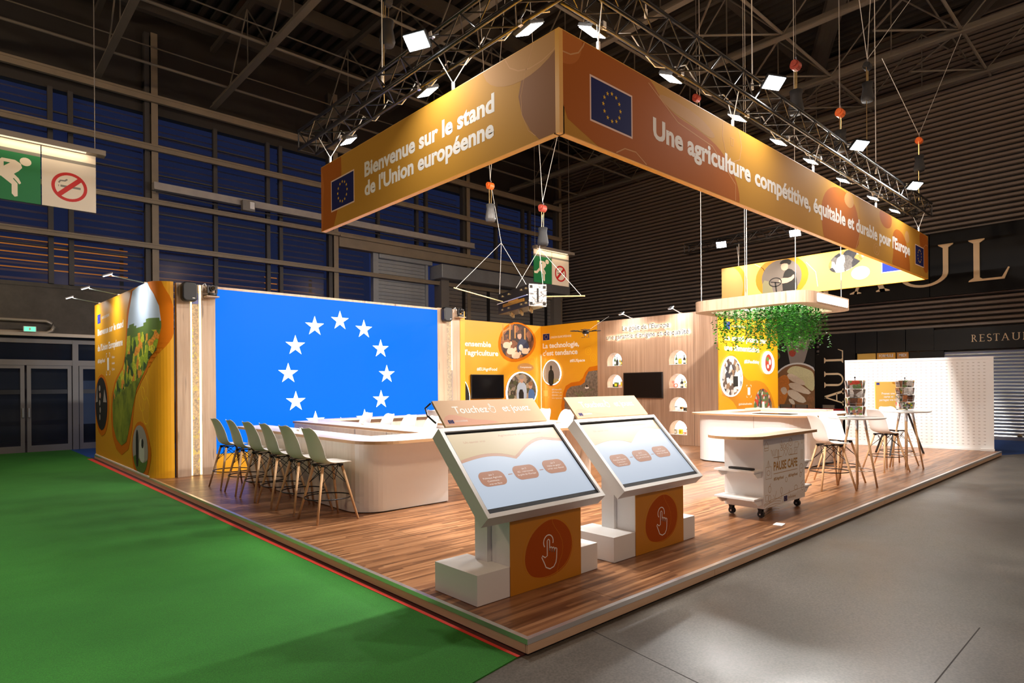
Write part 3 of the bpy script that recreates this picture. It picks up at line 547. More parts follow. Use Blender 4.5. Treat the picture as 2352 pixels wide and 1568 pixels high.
# ------------------------------------------------------------------ restaurant front on the right-hand wall
def serif(ch, fr, u, v, h, mb, d0, d1, big=False):
    # Roman capitals from strokes: thick stems, thin hairlines, bracketed serifs
    T, t, sf = h*0.115, h*0.05, h*0.10
    def stem(x, w, v0=0.0, v1=1.0, top=True, bot=True):
        a, b = v+h*v0, v+h*v1; pts = [(x-w/2, a), (x+w/2, a), (x+w/2, b), (x-w/2, b)]
        mb.sh(fr, pts, d0, d1)
        for on, y0, s in ((bot, a, 1), (top, b, -1)):
            if on: mb.sh(fr, [(x-w/2-sf, y0), (x+w/2+sf, y0), (x+w/2+sf*0.9, y0+s*t*0.6), (x+w/2, y0+s*t*1.8), (x-w/2, y0+s*t*1.8), (x-w/2-sf*0.9, y0+s*t*0.6)], d0, d1+0.003)
    def bowl(cx, cy, rx, ry, a0, a1, wmax, wmin):
        n = 14; o1 = []; i1 = []
        for k in range(n+1):
            a = math.radians(a0+(a1-a0)*k/n); q = abs(math.cos(a)); w_ = wmin+(wmax-wmin)*q
            o1.append((cx+rx*math.cos(a), cy+ry*math.sin(a))); i1.append((cx+(rx-w_)*math.cos(a), cy+(ry-w_)*math.sin(a)))
        mb.sh(fr, o1+i1[::-1], d0, d1)
    def diag(x0, y0, x1, y1, w):
        mb.sh(fr, [(x0-w/2, v+y0*h), (x0+w/2, v+y0*h), (x1+w/2, v+y1*h), (x1-w/2, v+y1*h)], d0, d1)
    if ch == 'L':
        stem(u+h*.18, T); mb.sh(fr, [(u+h*.18, v), (u+h*.70, v), (u+h*.80, v+h*.26), (u+h*.775, v+h*.27), (u+h*.66, v+t), (u+h*.18, v+t)], d0, d1+0.005); return h*.82
    if ch == 'U':
        e_ = 1.12 if big else 0.80
        stem(u+h*.18, T, .32, 1, True, False); stem(u+h*e_, T*0.95, .32, 1, True, False)
        n = 16; rr0 = (e_-.18)/2; cx = u+h*(.18+rr0); o1 = []; i1 = []
        for k in range(n+1):
            a = math.pi+math.pi*k/n; w_ = T*(1-0.3*math.sin(math.pi*k/n))
            o1.append((cx+(h*rr0+T/2)*math.cos(a), v+h*.33+h*.34*math.sin(a))); i1.append((cx+(h*rr0+T/2-w_)*math.cos(a), v+h*.33+(h*.34-w_*0.75)*math.sin(a)))
        mb.sh(fr, o1+i1[::-1], d0, d1+0.004); return h*(e_+.2)
    if ch == 'A':
        diag(u+h*.14, 0, u+h*.46, 1, t*1.4); diag(u+h*.80, 0, u+h*.46, 1.0, T*1.1)
        mb.sh(fr, [(u+h*.25, v+h*.32), (u+h*.70, v+h*.32), (u+h*.69, v+h*.32+t), (u+h*.27, v+h*.32+t)], d0, d1)
        for x, w_ in ((u+h*.14, t*1.4), (u+h*.80, T)): mb.sh(fr, [(x-w_/2-sf, v), (x+w_/2+sf, v), (x+w_/2+sf, v+t*.6), (x+w_/2, v+t*1.4), (x-w_/2, v+t*1.4), (x-w_/2-sf, v+t*.6)], d0, d1)
        return h*.98
    if ch == 'P': stem(u+h*.18, T); bowl(u+h*.30, v+h*.74, h*.28, h*.26, -90, 90, T, t); mb.sh(fr, [(u+h*.18, v+h-t), (u+h*.31, v+h-t), (u+h*.31, v+h), (u+h*.18, v+h)], d0, d1); return h*.66
    if ch == 'R': stem(u+h*.18, T); bowl(u+h*.28, v+h*.74, h*.26, h*.26, -90, 90, T, t); diag(u+h*.66, 0, u+h*.34, .5, T); mb.sh(fr, [(u+h*.18, v+h-t), (u+h*.29, v+h-t), (u+h*.29, v+h), (u+h*.18, v+h)], d0, d1); return h*.78
    if ch == 'E':
        stem(u+h*.16, T)
        for y0, x1, e in ((0, .60, 1), (.50, .50, 0), (1-t/h, .58, -1)):
            mb.sh(fr, [(u+h*.16, v+h*y0), (u+h*x1, v+h*y0), (u+h*x1, v+h*y0+t), (u+h*.16, v+h*y0+t)], d0, d1)
            if e: yy = v+h*y0 if e > 0 else v+h*y0+t; mb.sh(fr, [(u+h*x1-t, yy), (u+h*x1, yy), (u+h*x1+t*.4, yy+e*h*.17), (u+h*x1-t*.2, yy+e*h*.17)], d0, d1)
        return h*.68
    if ch == 'S':
        pts = []
        for k in range(13): a = math.radians(30+240*k/12); pts.append((u+h*.30+h*.20*math.cos(a), v+h*.74+h*.235*math.sin(a)))
        for k in range(13): a = math.radians(90-240*k/12); pts.append((u+h*.31+h*.22*math.cos(a), v+h*.26+h*.235*math.sin(a)))
        mb.line(fr, pts, T*0.85, d0, d1); return h*.60
    if ch == 'T':
        stem(u+h*.34, T, 0, 1, False, True); mb.sh(fr, [(u+h*.02, v+h-t), (u+h*.66, v+h-t), (u+h*.66, v+h), (u+h*.02, v+h)], d0, d1)
        for x in (.02, .66): mb.sh(fr, [(u+h*x-t/2, v+h*.82), (u+h*x+t/2, v+h*.82), (u+h*x+t/2, v+h), (u+h*x-t/2, v+h)], d0, d1)
        return h*.68
    return h*.5
XR = XR-0.07
sb = thing('shop_sign', 'huge black restaurant sign board with gold serif letters on the cladding', 'sign', (XR-0.3, 1, 4.2))
for i, (y0, y1) in enumerate(((5.76, 2.52), (2.50, -0.6), (-0.62, -3.7))): obj('board', MB().box(XR-0.22, y1, 4.27, XR-0.04, y0, 6.24), 'fascia', sb)
fs_ = FX(XR-0.22)
for ch, y in (('P', 5.83), ('A', 4.83), ('U', 3.505), ('L', 1.56)):
    mb = MB(); serif(ch, fs_, -y+0.03, 4.59, 1.25, mb, 0.03, 0.09, True); obj('letter', mb, 'gold_letter', sb)
fa = thing('shop_fascia', 'black restaurant fascia with gold lettering above the metal shutter', 'fascia', (XR-0.3, 1, 2.6))
for y0, y1 in ((5.85, 4.68), (4.66, 4.02), (4.0, 3.2), (3.18, 2.42)): obj('panel', MB().box(XR-0.20, y1, 2.60, XR-0.05, y0, 3.30), 'fascia', fa)
obj('panel', MB().box(XR-0.26, -4, 2.58, XR-0.05, 2.40, 3.22), 'fascia', fa)
mb = MB(); u = -1.46; ff = FX(XR-0.26)
for ch in 'RESTAURA': u += serif(ch, ff, u, 2.80, 0.21, mb, 0.0, 0.012)+0.035
obj('lettering', mb, 'gold_letter', fa)
pil = thing('shop_pillar', 'black pillar cladding with tall vertical gold letters beside the poster', 'pillar', (XR-0.2, 5.3, G))
obj('panel', MB().box(XR-0.2, 4.68, G, XR-0.05, 5.98, 2.60), 'fascia', pil)
fv = Fr((XR-0.2, 0, 0), (0, 0, 1), (0, 1, 0)); mb = MB()
for ch, zz in (('P', 0.30), ('A', 0.82), ('U', 1.42), ('L', 2.28)): 
    tmp = MB(); serif(ch, fv, zz, 5.06, 0.62, tmp, 0.0, 0.012); mb.add(tmp.v, tmp.f)
obj('lettering', mb, 'gold_letter', pil)
# poster of the bowl
po = thing('food_poster', 'tall dark poster of a bowl with rice, carrots and chicken', 'poster', (XR-0.22, 6.7, G))
pf = FX(XR-0.2)
obj('sheet', MB().box(XR-0.2, 6.0, 0.2, XR-0.05, 7.6, 3.3), 'photo_dark', po)
mb = MB(); L_ = 0.004
mb.sh(pf, [(-7.05, 3.28), (-6.85, 2.2), (-6.55, 2.05), (-6.35, 2.4), (-6.1, 3.28)], 0, L_, 0)
def clipc(cx, cy, r, n=40, umin=-7.58, umax=-6.01, vmin=0.22): return [(min(umax, max(umin, cx+r*math.cos(2*math.pi*i/n))), max(vmin, cy+r*math.sin(2*math.pi*i/n))) for i in range(n)]
mb.sh(pf, clipc(-6.62, 1.38, 0.97), 0, 2*L_, 1); mb.sh(pf, clipc(-6.62, 1.38, 0.91), 0, 3*L_, 2)
mb.sh(pf, smooth([(-7.5, 1.25), (-7.4, 1.75), (-7.0, 1.98), (-6.85, 1.6), (-7.0, 1.0), (-7.2, 0.65), (-7.45, 0.95)]), 0, 4*L_, 3)
mb.sh(pf, smooth([(-7.05, 2.0), (-6.75, 2.28), (-6.2, 2.1), (-6.01, 1.95), (-6.01, 1.25), (-6.3, 1.45), (-6.7, 1.9)]), 0, 4*L_, 4)
for q in ([(-7.0, 1.95), (-6.75, 1.95), (-6.3, 1.62), (-6.4, 1.5), (-6.9, 1.72)], [(-6.95, 1.62), (-6.6, 1.62), (-6.1, 1.28), (-6.25, 1.18), (-6.85, 1.4)], [(-7.0, 1.35), (-6.7, 1.38), (-6.25, 0.98), (-6.45, 0.86), (-6.9, 1.1)], [(-7.25, 1.4), (-7.05, 1.5), (-6.95, 1.3), (-7.1, 1.15)], [(-6.95, 1.05), (-6.75, 1.02), (-6.68, 0.82), (-6.85, 0.85)]): mb.sh(pf, smooth(q, 1), 0, 5*L_, 5)
for q in (ell(-6.75, .72, .14, .1), ell(-6.5, .72, .15, .1), ell(-6.25, .75, .16, .12), ell(-6.15, 1.05, .12, .12), ell(-6.9, .8, .1, .12)): mb.sh(pf, q, 0, 4.6*L_, 6)
mb.sh(pf, ell(-7.4, 2.62, .17, .16), 0, 3*L_, 7); mb.sh(pf, ell(-7.4, 2.58, .13, .12), 0, 4*L_, 8); mb.sh(pf, ell(-6.78, 2.72, .12, .15), 0, 4*L_, 8); mb.sh(pf, ell(-6.45, 2.9, .1, .1), 0, 4*L_, 7)
obj('photo_print', mb, ['photo_grey', 'white', 'photo_brown', 'carrot', 'rice', 'chicken', 'mushroom', 'salad', 'tomato'], po)
for i, (y0, y1, m_) in enumerate(((4.64, 4.08, 'yellow_pale'), (4.04, 3.50, 'yellow'), (3.46, 3.13, 'orange'))):
    p_ = thing('menu_panel', ('pale menu panel peeking over the perforated board, beside pillar', 'yellow menu panel peeking over the perforated board, middle one', 'orange menu panel peeking over the perforated board, nearest the shutter')[i], 'poster', (XR-0.2, y0, 2.0))
    obj('sheet', MB().box(XR-0.12, y1, 1.4, XR-0.06, y0, 2.58), m_, p_)
    if i: mb = MB(); text(mb, FX(XR-0.12), ('FORMULE', 'MIDI')[i-1], -y0+0.06, 2.44, 0.09, (y0-y1)-0.12, d=0.004); obj('lettering', mb, 'white', p_)
struct('wall_shop', MB().box(XR-0.055, 2.37, G, XR+0.02, 4.67, 2.57), 'fascia')
sh_ = thing('metal_shutter', 'ribbed aluminium roller shutter closing the restaurant front', 'shutter', (XR-0.1, 0, G))
sp_ = [(0, 0), (-0.035, 0.02), (-0.045, 0.05), (-0.035, 0.08), (0, 0.098), (0.02, 0.098), (0.02, 0)]
ss_ = MB().ext([(x, -4, z) for x, z in sp_], (0, 6.16, 0)).mesh('shutter_slat', 'alu')
for i in range(26): o = link('shutter_slat', ss_, sh_); o.location = V3((XR-0.1, 0, G+0.06+0.1*i)) - wl(sh_)
obj('bottom_bar', MB().box(XR-0.16, -4, G, XR-0.06, 2.16, G+0.10), 'steel', sh_); obj('guide_post', MB().box(XR-0.2, 2.16, G, XR-0.04, 2.36, 2.6), 'fascia', sh_)
obj('lock_knob', MB().lathe([(0.05, 0), (0.06, 0.02), (0.03, 0.05)], (XR-0.19, 0.35, G+0.12), 10), 'brass', sh_)

# ------------------------------------------------------------------ the stand: platform
LX, LY = 15.18, 15.28
pf_ = thing('platform', 'raised exhibition stand floor of brown strip laminate with aluminium edge', 'platform', (7, 7, G))
for i in range(9):
    for j in range(4):
        x0 = max(0.012, 2*i-1.0); x1 = min(LX-0.012, 2*i+1.0); y0 = 0.012+3.815*j; y1 = y0+3.815
        if x1-x0 > 0.05: obj('floor_sheet', MB().box(x0+0.0015, y0+0.0015, -0.03, x1-0.0015, y1-0.0015, 0.0), 'laminate', pf_)
obj('edge_trim', MB().box(-0.004, -0.004, -0.032, LX, 0.0, 0.0025).box(0, 0, 0.0, LX, 0.034, 0.0025), 'alu', pf_)
obj('edge_trim', MB().box(-0.004, 0.0, -0.032, 0.0, LY, 0.0025).box(0, 0.034, 0.0, 0.034, LY, 0.0025), 'alu', pf_)
for k in range(7):
    a, b = 2.3*k, min(LX, 2.3*(k+1)); obj('riser_board', MB().box(a+0.002, 0.0, -0.092, b-0.002, 0.02, -0.032), 'birch', pf_)
    a, b = 0.02+2.3*k, min(LY, 0.02+2.3*(k+1)); obj('riser_board', MB().box(0.0, a+0.002, -0.092, 0.02, b-0.002, -0.032), 'birch', pf_)
obj('plinth', MB().box(0.03, 0.03, G, LX, LY, -0.03), 'plinth', pf_)
tp = MB().pz([(-0.062, 0.03), (-0.036, 0.03), (-0.055, LY), (-0.15, LY)], G+0.008, G+0.0105); obj('floor_tape', tp, 'tape_red', label='red tape line along the edge of the green carpet', cat='tape')
obj('floor_tape', MB().pz([(-0.035, 0.03), (0.02, 0.03), (0.02, LY), (-0.054, LY)], G, G+0.0085), 'gum', label='dark worn adhesive strip between red tape and platform', cat='tape')

# ------------------------------------------------------------------ left outer wall with the rounded corner
def wpath(s):   # distance along the wall face -> (x, y), outward normal
    if s <= 5.35: return (0.0, 15.1-s), (-1.0, 0.0)
    a = (s-5.35)/0.33
    if a <= math.pi/2: return (0.33-0.33*math.cos(a), 9.75-0.33*math.sin(a)), (-math.cos(a), -math.sin(a))
    return (0.33+(s-5.35-0.33*math.pi/2), 9.42), (0.0, -1.0)
S_END = 5.868
def ztop(s): return 3.515+0.12*max(0, (5.3-s)/5.3)
def wp(s, z, d=0.0):
    (x, y), (nx, ny) = wpath(s); return (x+nx*d, y+ny*d, z)
def interp(tab, z):   # tab: (s, z) from the top down
    t = sorted(tab, key=lambda q: q[1])
    if z <= t[0][1]: return t[0][0]
    for a, b in zip(t, t[1:]):
        if z <= b[1]: return a[0]+(b[0]-a[0])*(z-a[1])/max(1e-6, b[1]-a[1])
    return t[-1][0]
def wrap(mb, L, Rr, d, m=0, rows=40, cols=90, zmax=None, zmin=None, mfun=None):
    z1 = zmax or max(q[1] for q in L); z0 = zmin or min(q[1] for q in L); vs = []; fs = []
    for i in range(rows+1):
        z = z0+(z1-z0)*i/rows; a, b = interp(L, z), interp(Rr, z)
        for j in range(cols+1): s = a+(b-a)*j/cols; vs.append(wp(s, min(z, ztop(s)-0.002), d))
    k = len(mb.v); mb.v += vs
    for i in range(rows):
        for j in range(cols):
            q = i*(cols+1)+j; mb.f.append([k+q, k+q+1, k+q+cols+2, k+q+cols+1]); mb.m.append(m if mfun is None else mfun(z0+(z1-z0)*(i+0.5)/rows, j/cols))
lw = thing('graphic_wall', 'tall yellow printed wall with rounded corner facing the green carpet', 'display wall', (0, 12.5, 0))
mb = MB(); ss = [5.35*i/10 for i in range(11)] + [5.35+0.33*math.pi/2*i/10 for i in range(1, 11)] + [S_END]
n = len(ss); vs = [wp(s, 0.002) for s in ss]+[wp(s, ztop(s)) for s in ss]+[wp(s, 0.002, -0.14) for s in ss]+[wp(s, ztop(s), -0.14) for s in ss]
fs = []
for i in range(n-1): fs += [(i, i+1, n+i+1, n+i), (2*n+i+1, 2*n+i, 3*n+i, 3*n+i+1), (n+i, n+i+1, 3*n+i+1, 3*n+i), (i+1, i, 2*n+i, 2*n+i+1)]
fs += [(0, n, 3*n, 2*n), (n-1, 3*n-1, 4*n-1, 2*n-1)]
mb.add(vs, fs); obj('wall_panel', mb, 'yellow_wall', lw, sm=False)
tL = [(5.26, 3.60), (4.14, 3.50), (3.76, 3.05), (3.62, 2.7), (3.55, 2.43), (3.27, 2.04), (2.57, 1.77), (2.22, 1.5), (2.1, 1.23), (2.16, 0.8), (2.52, 0.52), (3.0, 0.43)]
tR = [(5.27, 3.60), (5.54, 3.29), (5.64, 3.07), (5.68, 2.72), (5.58, 2.28), (5.21, 1.99), (4.43, 1.61), (4.06, 1.21), (3.8, 0.87), (3.47, 0.52), (3.01, 0.43)]
oL = [(5.1, 3.60), (4.02, 3.52), (3.60, 3.14), (3.41, 2.32), (3.14, 2.05), (2.42, 1.8), (2.01, 1.47), (1.9, 1.01), (2.08, 0.56), (2.51, 0.29), (3.0, 0.23)]
oR = [(5.66, 3.56), (5.73, 3.39), (5.82, 3.24), (5.867, 3.07), (5.867, 2.55), (5.77, 2.38), (5.63, 2.23), (5.4, 1.98), (4.88, 1.77), (4.31, 1.48), (4.16, 1.21), (3.99, 0.8), (3.66, 0.4), (3.01, 0.23)]
mb = MB(); wrap(mb, oL, oR, 0.003); obj('print_band', mb, 'orange_dark', lw)
mb = MB(); wrap(mb, tL, tR, 0.006, mfun=lambda z, t: 0 if z > 2.80+0.06*math.sin(9*t) else (2 if z > 2.62+0.05*math.sin(14*t) else (1 if z > 1.62+0.5*(t-0.5) else 3)), rows=60, cols=100)
obj('photo_print', mb, ['pale_blue', 'field', 'grass_print', 'meadow'], lw)
def oval_rows(cs, cz, rs, rz, n=14):
    L = [(cs-rs*math.cos(a), cz+rz*math.sin(a)) for a in [math.pi/2*(2*i/n-1) for i in range(n+1)]]
    return L, [(2*cs-s, z) for s, z in L]
for (cs, cz, rs, rz, m_) in ((0.80, 1.26, 0.74, 0.62, 'photo_dark'), (4.66, 0.46, 0.62, 0.46, 'cow')):
    L, Rr = oval_rows(cs+0.03, cz-0.03, rs+0.13, rz+0.1); L = [(max(0.002, s), max(0.01, z)) for s, z in L]; Rr = [(min(5.8, s), max(0.01, z)) for s, z in Rr]
    mb = MB(); wrap(mb, L, Rr, 0.004); obj('print_band', mb, 'orange_dark', lw)
    L, Rr = oval_rows(cs, cz, rs, rz); L = [(max(0.004, s), max(0.015, z)) for s, z in L]; Rr = [(s, max(0.015, z)) for s, z in Rr]
    mb = MB(); wrap(mb, L, Rr, 0.007, mfun=(lambda z, t: 0) if cs < 2 else (lambda z, t: 1 if z < 0.28+0.05*math.sin(7*t) else 0))
    f0 = Fr((-0.008, 15.1, 0), (0, -1, 0), (0, 0, 1))
    if cs < 2:
        for i in range(5): mb.sh(f0, ell(0.62+0.05*(i % 2), 1.62-0.17*i, 0.10-0.01*i, 0.07), 0, 0.002, 2 if i == 1 else 3)
        mb.sh(f0, [(0.12, 1.28), (0.30, 1.72), (0.36, 1.3)], 0, 0.002, 3); mb.sh(f0, [(1.05, 1.3), (1.2, 1.6), (1.45, 1.3)], 0, 0.002, 3)
        obj('photo_print', mb, ['photo_dark', 'photo_dark', 'skin', 'photo_grey'], lw)
    else:
        mb.sh(f0, smooth([(4.34, 0.12), (4.32, 0.6), (4.36, 0.78), (4.46, 0.84), (4.54, 0.75), (4.56, 0.55), (4.52, 0.12)], 1), 0, 0.002, 2)
        mb.sh(f0, smooth([(4.62, 0.25), (4.6, 0.55), (4.7, 0.68), (4.9, 0.66), (5.02, 0.5), (5.0, 0.22)], 1), 0, 0.0015, 3); mb.sh(f0, smooth([(4.78, 0.5), (4.8, 0.68), (4.95, 0.66), (4.95, 0.5)], 1), 0, 0.0025, 2)
        obj('photo_print', mb, ['photo_grey', 'grass_print', 'photo_dark', 'cow'], lw)
f0 = Fr((0, 15.1, 0), (0, -1, 0), (0, 0, 1))
eu_flag(lw, f0, 0.38, 3.15, 0.75, 3.36, 0.004, False, blue='eu_blue2')
mb = MB(); text(mb, f0, 'UNION EUROPÉENNE', 0.88, 3.22, 0.06, 0.92, d=0.004)
text(mb, f0, 'Bienvenue sur le stand', 0.38, 2.87, 0.15, 2.88, 0.03, 0.004); text(mb, f0, 'de l\'Union Européenne', 0.36, 2.50, 0.15, 2.82, 0.03, 0.004); text(mb, f0, '#EUAgriFood', 0.35, 2.22, 0.085, 0.90, 0.03, 0.004)
for i, t_ in enumerate(('Vidéos', 'Actualités', 'Quiz')): text(mb, f0, t_, 2.05, 2.27-0.13*i, 0.05, 0.30, 0.01, 0.004)
obj('lettering', mb, 'letter', lw)
mb = MB()
for (a, b) in ((1, 1), (1, -1), (-1, 1), (-1, -1)): mb.line(f0, [(1.62+a*0.12, 2.16+b*0.24), (1.62+a*0.20, 2.16+b*0.24), (1.62+a*0.20, 2.16+b*0.15)], 0.02, 0, 0.004)
mb.sh(f0, [(1.52, 2.02), (1.72, 2.02), (1.72, 2.30), (1.52, 2.30)], 0, 0.004); obj('scan_frame', mb, 'letter', lw)
mb = MB()
for cs, cz, r_ in ((4.83, 1.41, 0.24), (5.02, 1.62, 0.24), (5.12, 1.2, 0.26)): mb.line(f0, ell(cs, cz, r_, r_*0.95), 0.012, 0, 0.003, closed=True)
obj('print_line', mb, 'eu_star', lw)
obj('floor_skirting', MB().box(-0.012, 9.75, 0.002, 0.0, 15.1, 0.03), 'white', lw)
def arm_lamp(name, base, vec, label, power=None, aim=None, group=None):
    t = thing(name, label, 'lamp', base, group); b = V3(base); v = V3(vec); e = b+v
    obj('clamp', MB().box(b.x-0.03, b.y-0.03, b.z-0.02, b.x+0.05, b.y+0.03, b.z+0.03), 'steel', t)
    obj('arm', MB().tube(b+V3((0, 0, 0.02)), e, 0.010, 6), 'alu', t)
    h = e+v.normalized()*0.07
    dn = V3(aim).normalized(); sd = v.cross(dn).normalized(); fw = dn.cross(sd)
    obj('lamp_head', MB().obox(h, sd*0.055, fw*0.085, dn*0.014), 'alu', t, bevel=0.006)
    obj('lens', MB().obox(h+dn*0.016, sd*0.045, fw*0.07, dn*0.004), 'flood_low', t)
    lamp('lamp_light', 'AREA', h+dn*0.03, power or P_ARM, COOL, dn, 0.1, 0.14, 150, parent=t)
for i, y in enumerate((14.6, 12.4, 10.05)):
    arm_lamp('arm_lamp', (0.03, y, ztop(15.1-y)), (-0.52, 0.05, 0.10), ('silver arm lamp on the graphic wall, farthest from rounded corner', 'silver arm lamp on the graphic wall, middle of three', 'silver arm lamp on the graphic wall, nearest the rounded corner')[i], P_ARM*1.5, (0.42, 0, -1), 'arm lamps over the graphic wall')

# ------------------------------------------------------------------ LED wall with oak and straw columns
YW = 9.42
lt = thing('oak_column', 'pale oak panel with lit straw strip left of the blue screen', 'column', (0.68, YW, 0), 'oak panels flanking the blue screen')
lr = thing('oak_column', 'pale oak panel with straw strip right of the blue screen', 'column', (6.45, YW, 0), 'oak panels flanking the blue screen')
def straw_column(t, x0, a, b, x1, z1, glow):
    obj('oak_panel', MB().box(x0, YW, 0.002, a, YW+0.12, z1), 'oak', t); obj('oak_panel', MB().box(b, YW, 0.002, x1, YW+0.12, z1), 'oak', t)
    obj('straw_fill', MB().box(a, YW+0.04, 0.01, b, YW+0.12, z1), 'straw', t)
    if glow:
        obj('light_strip', MB().box(a, YW+0.005, 0.01, a+0.028, YW+0.04, z1-0.01), 'glow_gold', t); obj('light_strip', MB().box(b-0.028, YW+0.005, 0.01, b, YW+0.04, z1-0.01), 'glow_gold', t)
        lf = MB()
        for k in range(26):
            z = 0.1+RND.random()*3.2; u = a+0.03+RND.random()*(b-a-0.06); q = RND.uniform(0.02, 0.05); lf.add([(u-q, YW+0.036, z), (u, YW+0.02, z+q*2), (u+q, YW+0.036, z+q*0.3)], [(0, 1, 2)])
        obj('dried_husks', lf, 'oil', t, kind='stuff')
        obj('eu_card', MB().box(a+0.03, YW+0.012, 3.15, b-0.04, YW+0.03, 3.35), 'eu_blue2', t)
    obj('acrylic_front', MB().box(a, YW-0.004, 0.01, b, YW, z1), 'acrylic', t)
mat('acrylic', (1, 1, 1), 0.05, alpha=0.10, spec=0.5)
straw_column(lt, 0.38, 0.605, 0.79, 1.035, 3.505, True)
straw_column(lr, 6.115, 6.39, 6.565, 6.80, 3.51, False)
obj('light_strip', MB().box(6.565-0.014, YW+0.005, 2.0, 6.565, YW+0.035, 3.4), 'glow_gold', lr)
obj('end_panel', MB().box(6.80, YW-0.01, 0.002, 6.95, YW+1.88, 3.48), 'yellow_wall', lr)
ls = thing('led_screen', 'giant blue video wall showing a ring of white stars', 'screen', (3.57, YW, 0.36))
obj('display', MB().box(1.04, YW, 0.37, 6.11, YW+0.08, 3.455), 'led_blue', ls)
obj('frame', MB().box(1.035, YW, 3.455, 6.115, YW+0.12, 3.50), 'oak', ls)
fd = FY(YW)
for i in range(12):
    a = 2*math.pi*i/12; mb = MB().sh(fd, star(3.555+1.14*math.sin(a), 1.885+1.14*math.cos(a), 0.215), 0.0, 0.002); obj('star', mb, 'led_white', ls)
obj('screen_plinth', MB().box(1.035, YW+0.01, 0.002, 6.115, YW+0.12, 0.365), 'yellow_wall', label='low yellow plinth under the blue video wall', cat='plinth')
def speaker(x, z, label):
    t = thing('speaker', label, 'speaker', (x, YW, z), 'black wall speakers')
    pts = rrect(x-0.13, z-0.175, x+0.13, z+0.175, 0.075); mb = MB(); mb.sh(FY(YW-0.03), pts, 0, 0.15); obj('cabinet', mb, 'plastic_black', t, bevel=0.03, seg=3)
    mb = MB(); mb.sh(FY(YW-0.182), rrect(x-0.105, z-0.15, x+0.105, z+0.15, 0.06), 0, 0.008); obj('grille', mb, 'rubber', t)
    obj('bracket', MB().box(x-0.04, YW-0.04, z-0.08, x+0.04, YW, z+0.08), 'plastic_black', t); obj('badge', MB().box(x+0.035, YW-0.193, z-0.12, x+0.075, YW-0.19, z-0.108), 'steel', t)
speaker(0.56, 3.34, 'black rounded loudspeaker on the oak panel left of the screen'); speaker(6.32, 3.35, 'black rounded loudspeaker on the oak panel right of the screen')
def ptz(x, z, label):
    t = thing('camera_unit', label, 'camera', (x, YW-0.1, z), 'video cameras on small oak shelves')
    obj('shelf', MB().box(x-0.12, YW-0.20, z-0.125, x+0.1, YW, z-0.105), 'oak', t)
    obj('base', MB().lathe([(0.075, 0), (0.085, 0.02), (0.08, 0.055), (0.06, 0.06)], (x, YW-0.11, z-0.105), 16), 'plastic_black', t)
    [obj('yoke', MB().box(x+q-0.015, YW-0.14, z-0.05, x+q+0.015, YW-0.08, z+0.09), 'metal_black', t) for q in (-0.07, 0.07)]
    mb = MB(); mb.tube((x, YW-0.04, z+0.04), (x, YW-0.17, z+0.04), 0.052, 14); obj('head', mb, 'plastic_black', t)
    obj('lens', MB().tube((x, YW-0.17, z+0.04), (x, YW-0.19, z+0.04), 0.035, 12), 'screen_off', t)
    obj('cable', MB().path([(x-0.05, YW-0.02, z+0.05), (x-0.1, YW-0.03, z+0.13), (x-0.14, YW-0.03, z+0.1), (x-0.15, YW-0.01, z)], 0.008), 'white', t)
ptz(0.95, 3.40, 'black swivel camera on a ledge at the left screen edge'); ptz(6.74, 3.42, 'black swivel camera on a ledge right of the screen')

# ------------------------------------------------------------------ back walls
def tv(t_name, fr, u0, v0, u1, v1, label):
    t = thing(t_name, label, 'television', fr((u0+u1)/2, v0, 0)); mb = MB().sh(fr, [(u0, v0), (u1, v0), (u1, v1), (u0, v1)], 0.02, 0.07); obj('housing', mb, 'bezel', t, bevel=0.006)
    e = 0.018; obj('panel', MB().sh(fr, [(u0+e, v0+e), (u1-e, v0+e), (u1-e, v1-e), (u0+e, v1-e)], 0.07, 0.073), 'screen_off', t)
    obj('wall_mount', MB().sh(fr, [((u0+u1)/2-0.2, (v0+v1)/2-0.15), ((u0+u1)/2+0.2, (v0+v1)/2-0.15), ((u0+u1)/2+0.2, (v0+v1)/2+0.15), ((u0+u1)/2-0.2, (v0+v1)/2+0.15)], 0.0, 0.02), 'steel', t)
XB, YB = 11.58, 11.30
bw = thing('graphic_wall', 'yellow printed back wall with lambs photo, left of the corner', 'display wall', (9.3, YB, 0))
obj('wall_panel', MB().box(6.95, YB, 0.002, XB+0.1, YB+0.1, 3.53), 'yellow_wall', bw)
fb = FY(YB); rr_ = lambda t: None
def photo(parent, fr, cx, cy, rx, ry, base, extra, mats, band=None, glow=False, k=0.03, rot=0.2, d=0.004):
    if band: obj('print_band', MB().sh(fr, ell(cx-0.01, cy-0.02, rx*1.14, ry*1.13, rot=rot, k=k), 0, d*0.5), band, parent)
    if glow: obj('glow_rim', MB().ring(fr, ell(cx, cy, rx*1.075, ry*1.065, rot=rot, k=k), ell(cx, cy, rx*0.99, ry*0.99, rot=rot, k=k), 0.004, 0.03), 'glow_white', parent)
    dd = 0.031 if glow else d; mb = MB().sh(fr, ell(cx, cy, rx, ry, rot=rot, k=k), 0, dd, 0)
    for i, (pts, m) in enumerate(extra): mb.sh(fr, pts, dd, dd+0.0015+0.0003*i, m)
    obj('photo_print', mb, [base]+mats, parent)
def T(pts, cx, cy, s=1.0, sy=None): return [(cx+x*s, cy+y*(sy or s)) for x, y in pts]
man = [(-.30, -.9), (-.34, -.1), (-.26, .28), (-.08, .36), (-.09, .42), (-.12, .55), (-.08, .70), (.04, .72), (.11, .60), (.09, .42), (.08, .36), (.26, .26), (.34, -.1), (.28, -.9)]
sheep = [(-.5, -.3), (-.55, .05), (-.35, .25), (.1, .28), (.3, .2), (.42, .36), (.56, .3), (.6, .08), (.42, 0), (.36, -.3)]
c1 = (10.53, 2.98)
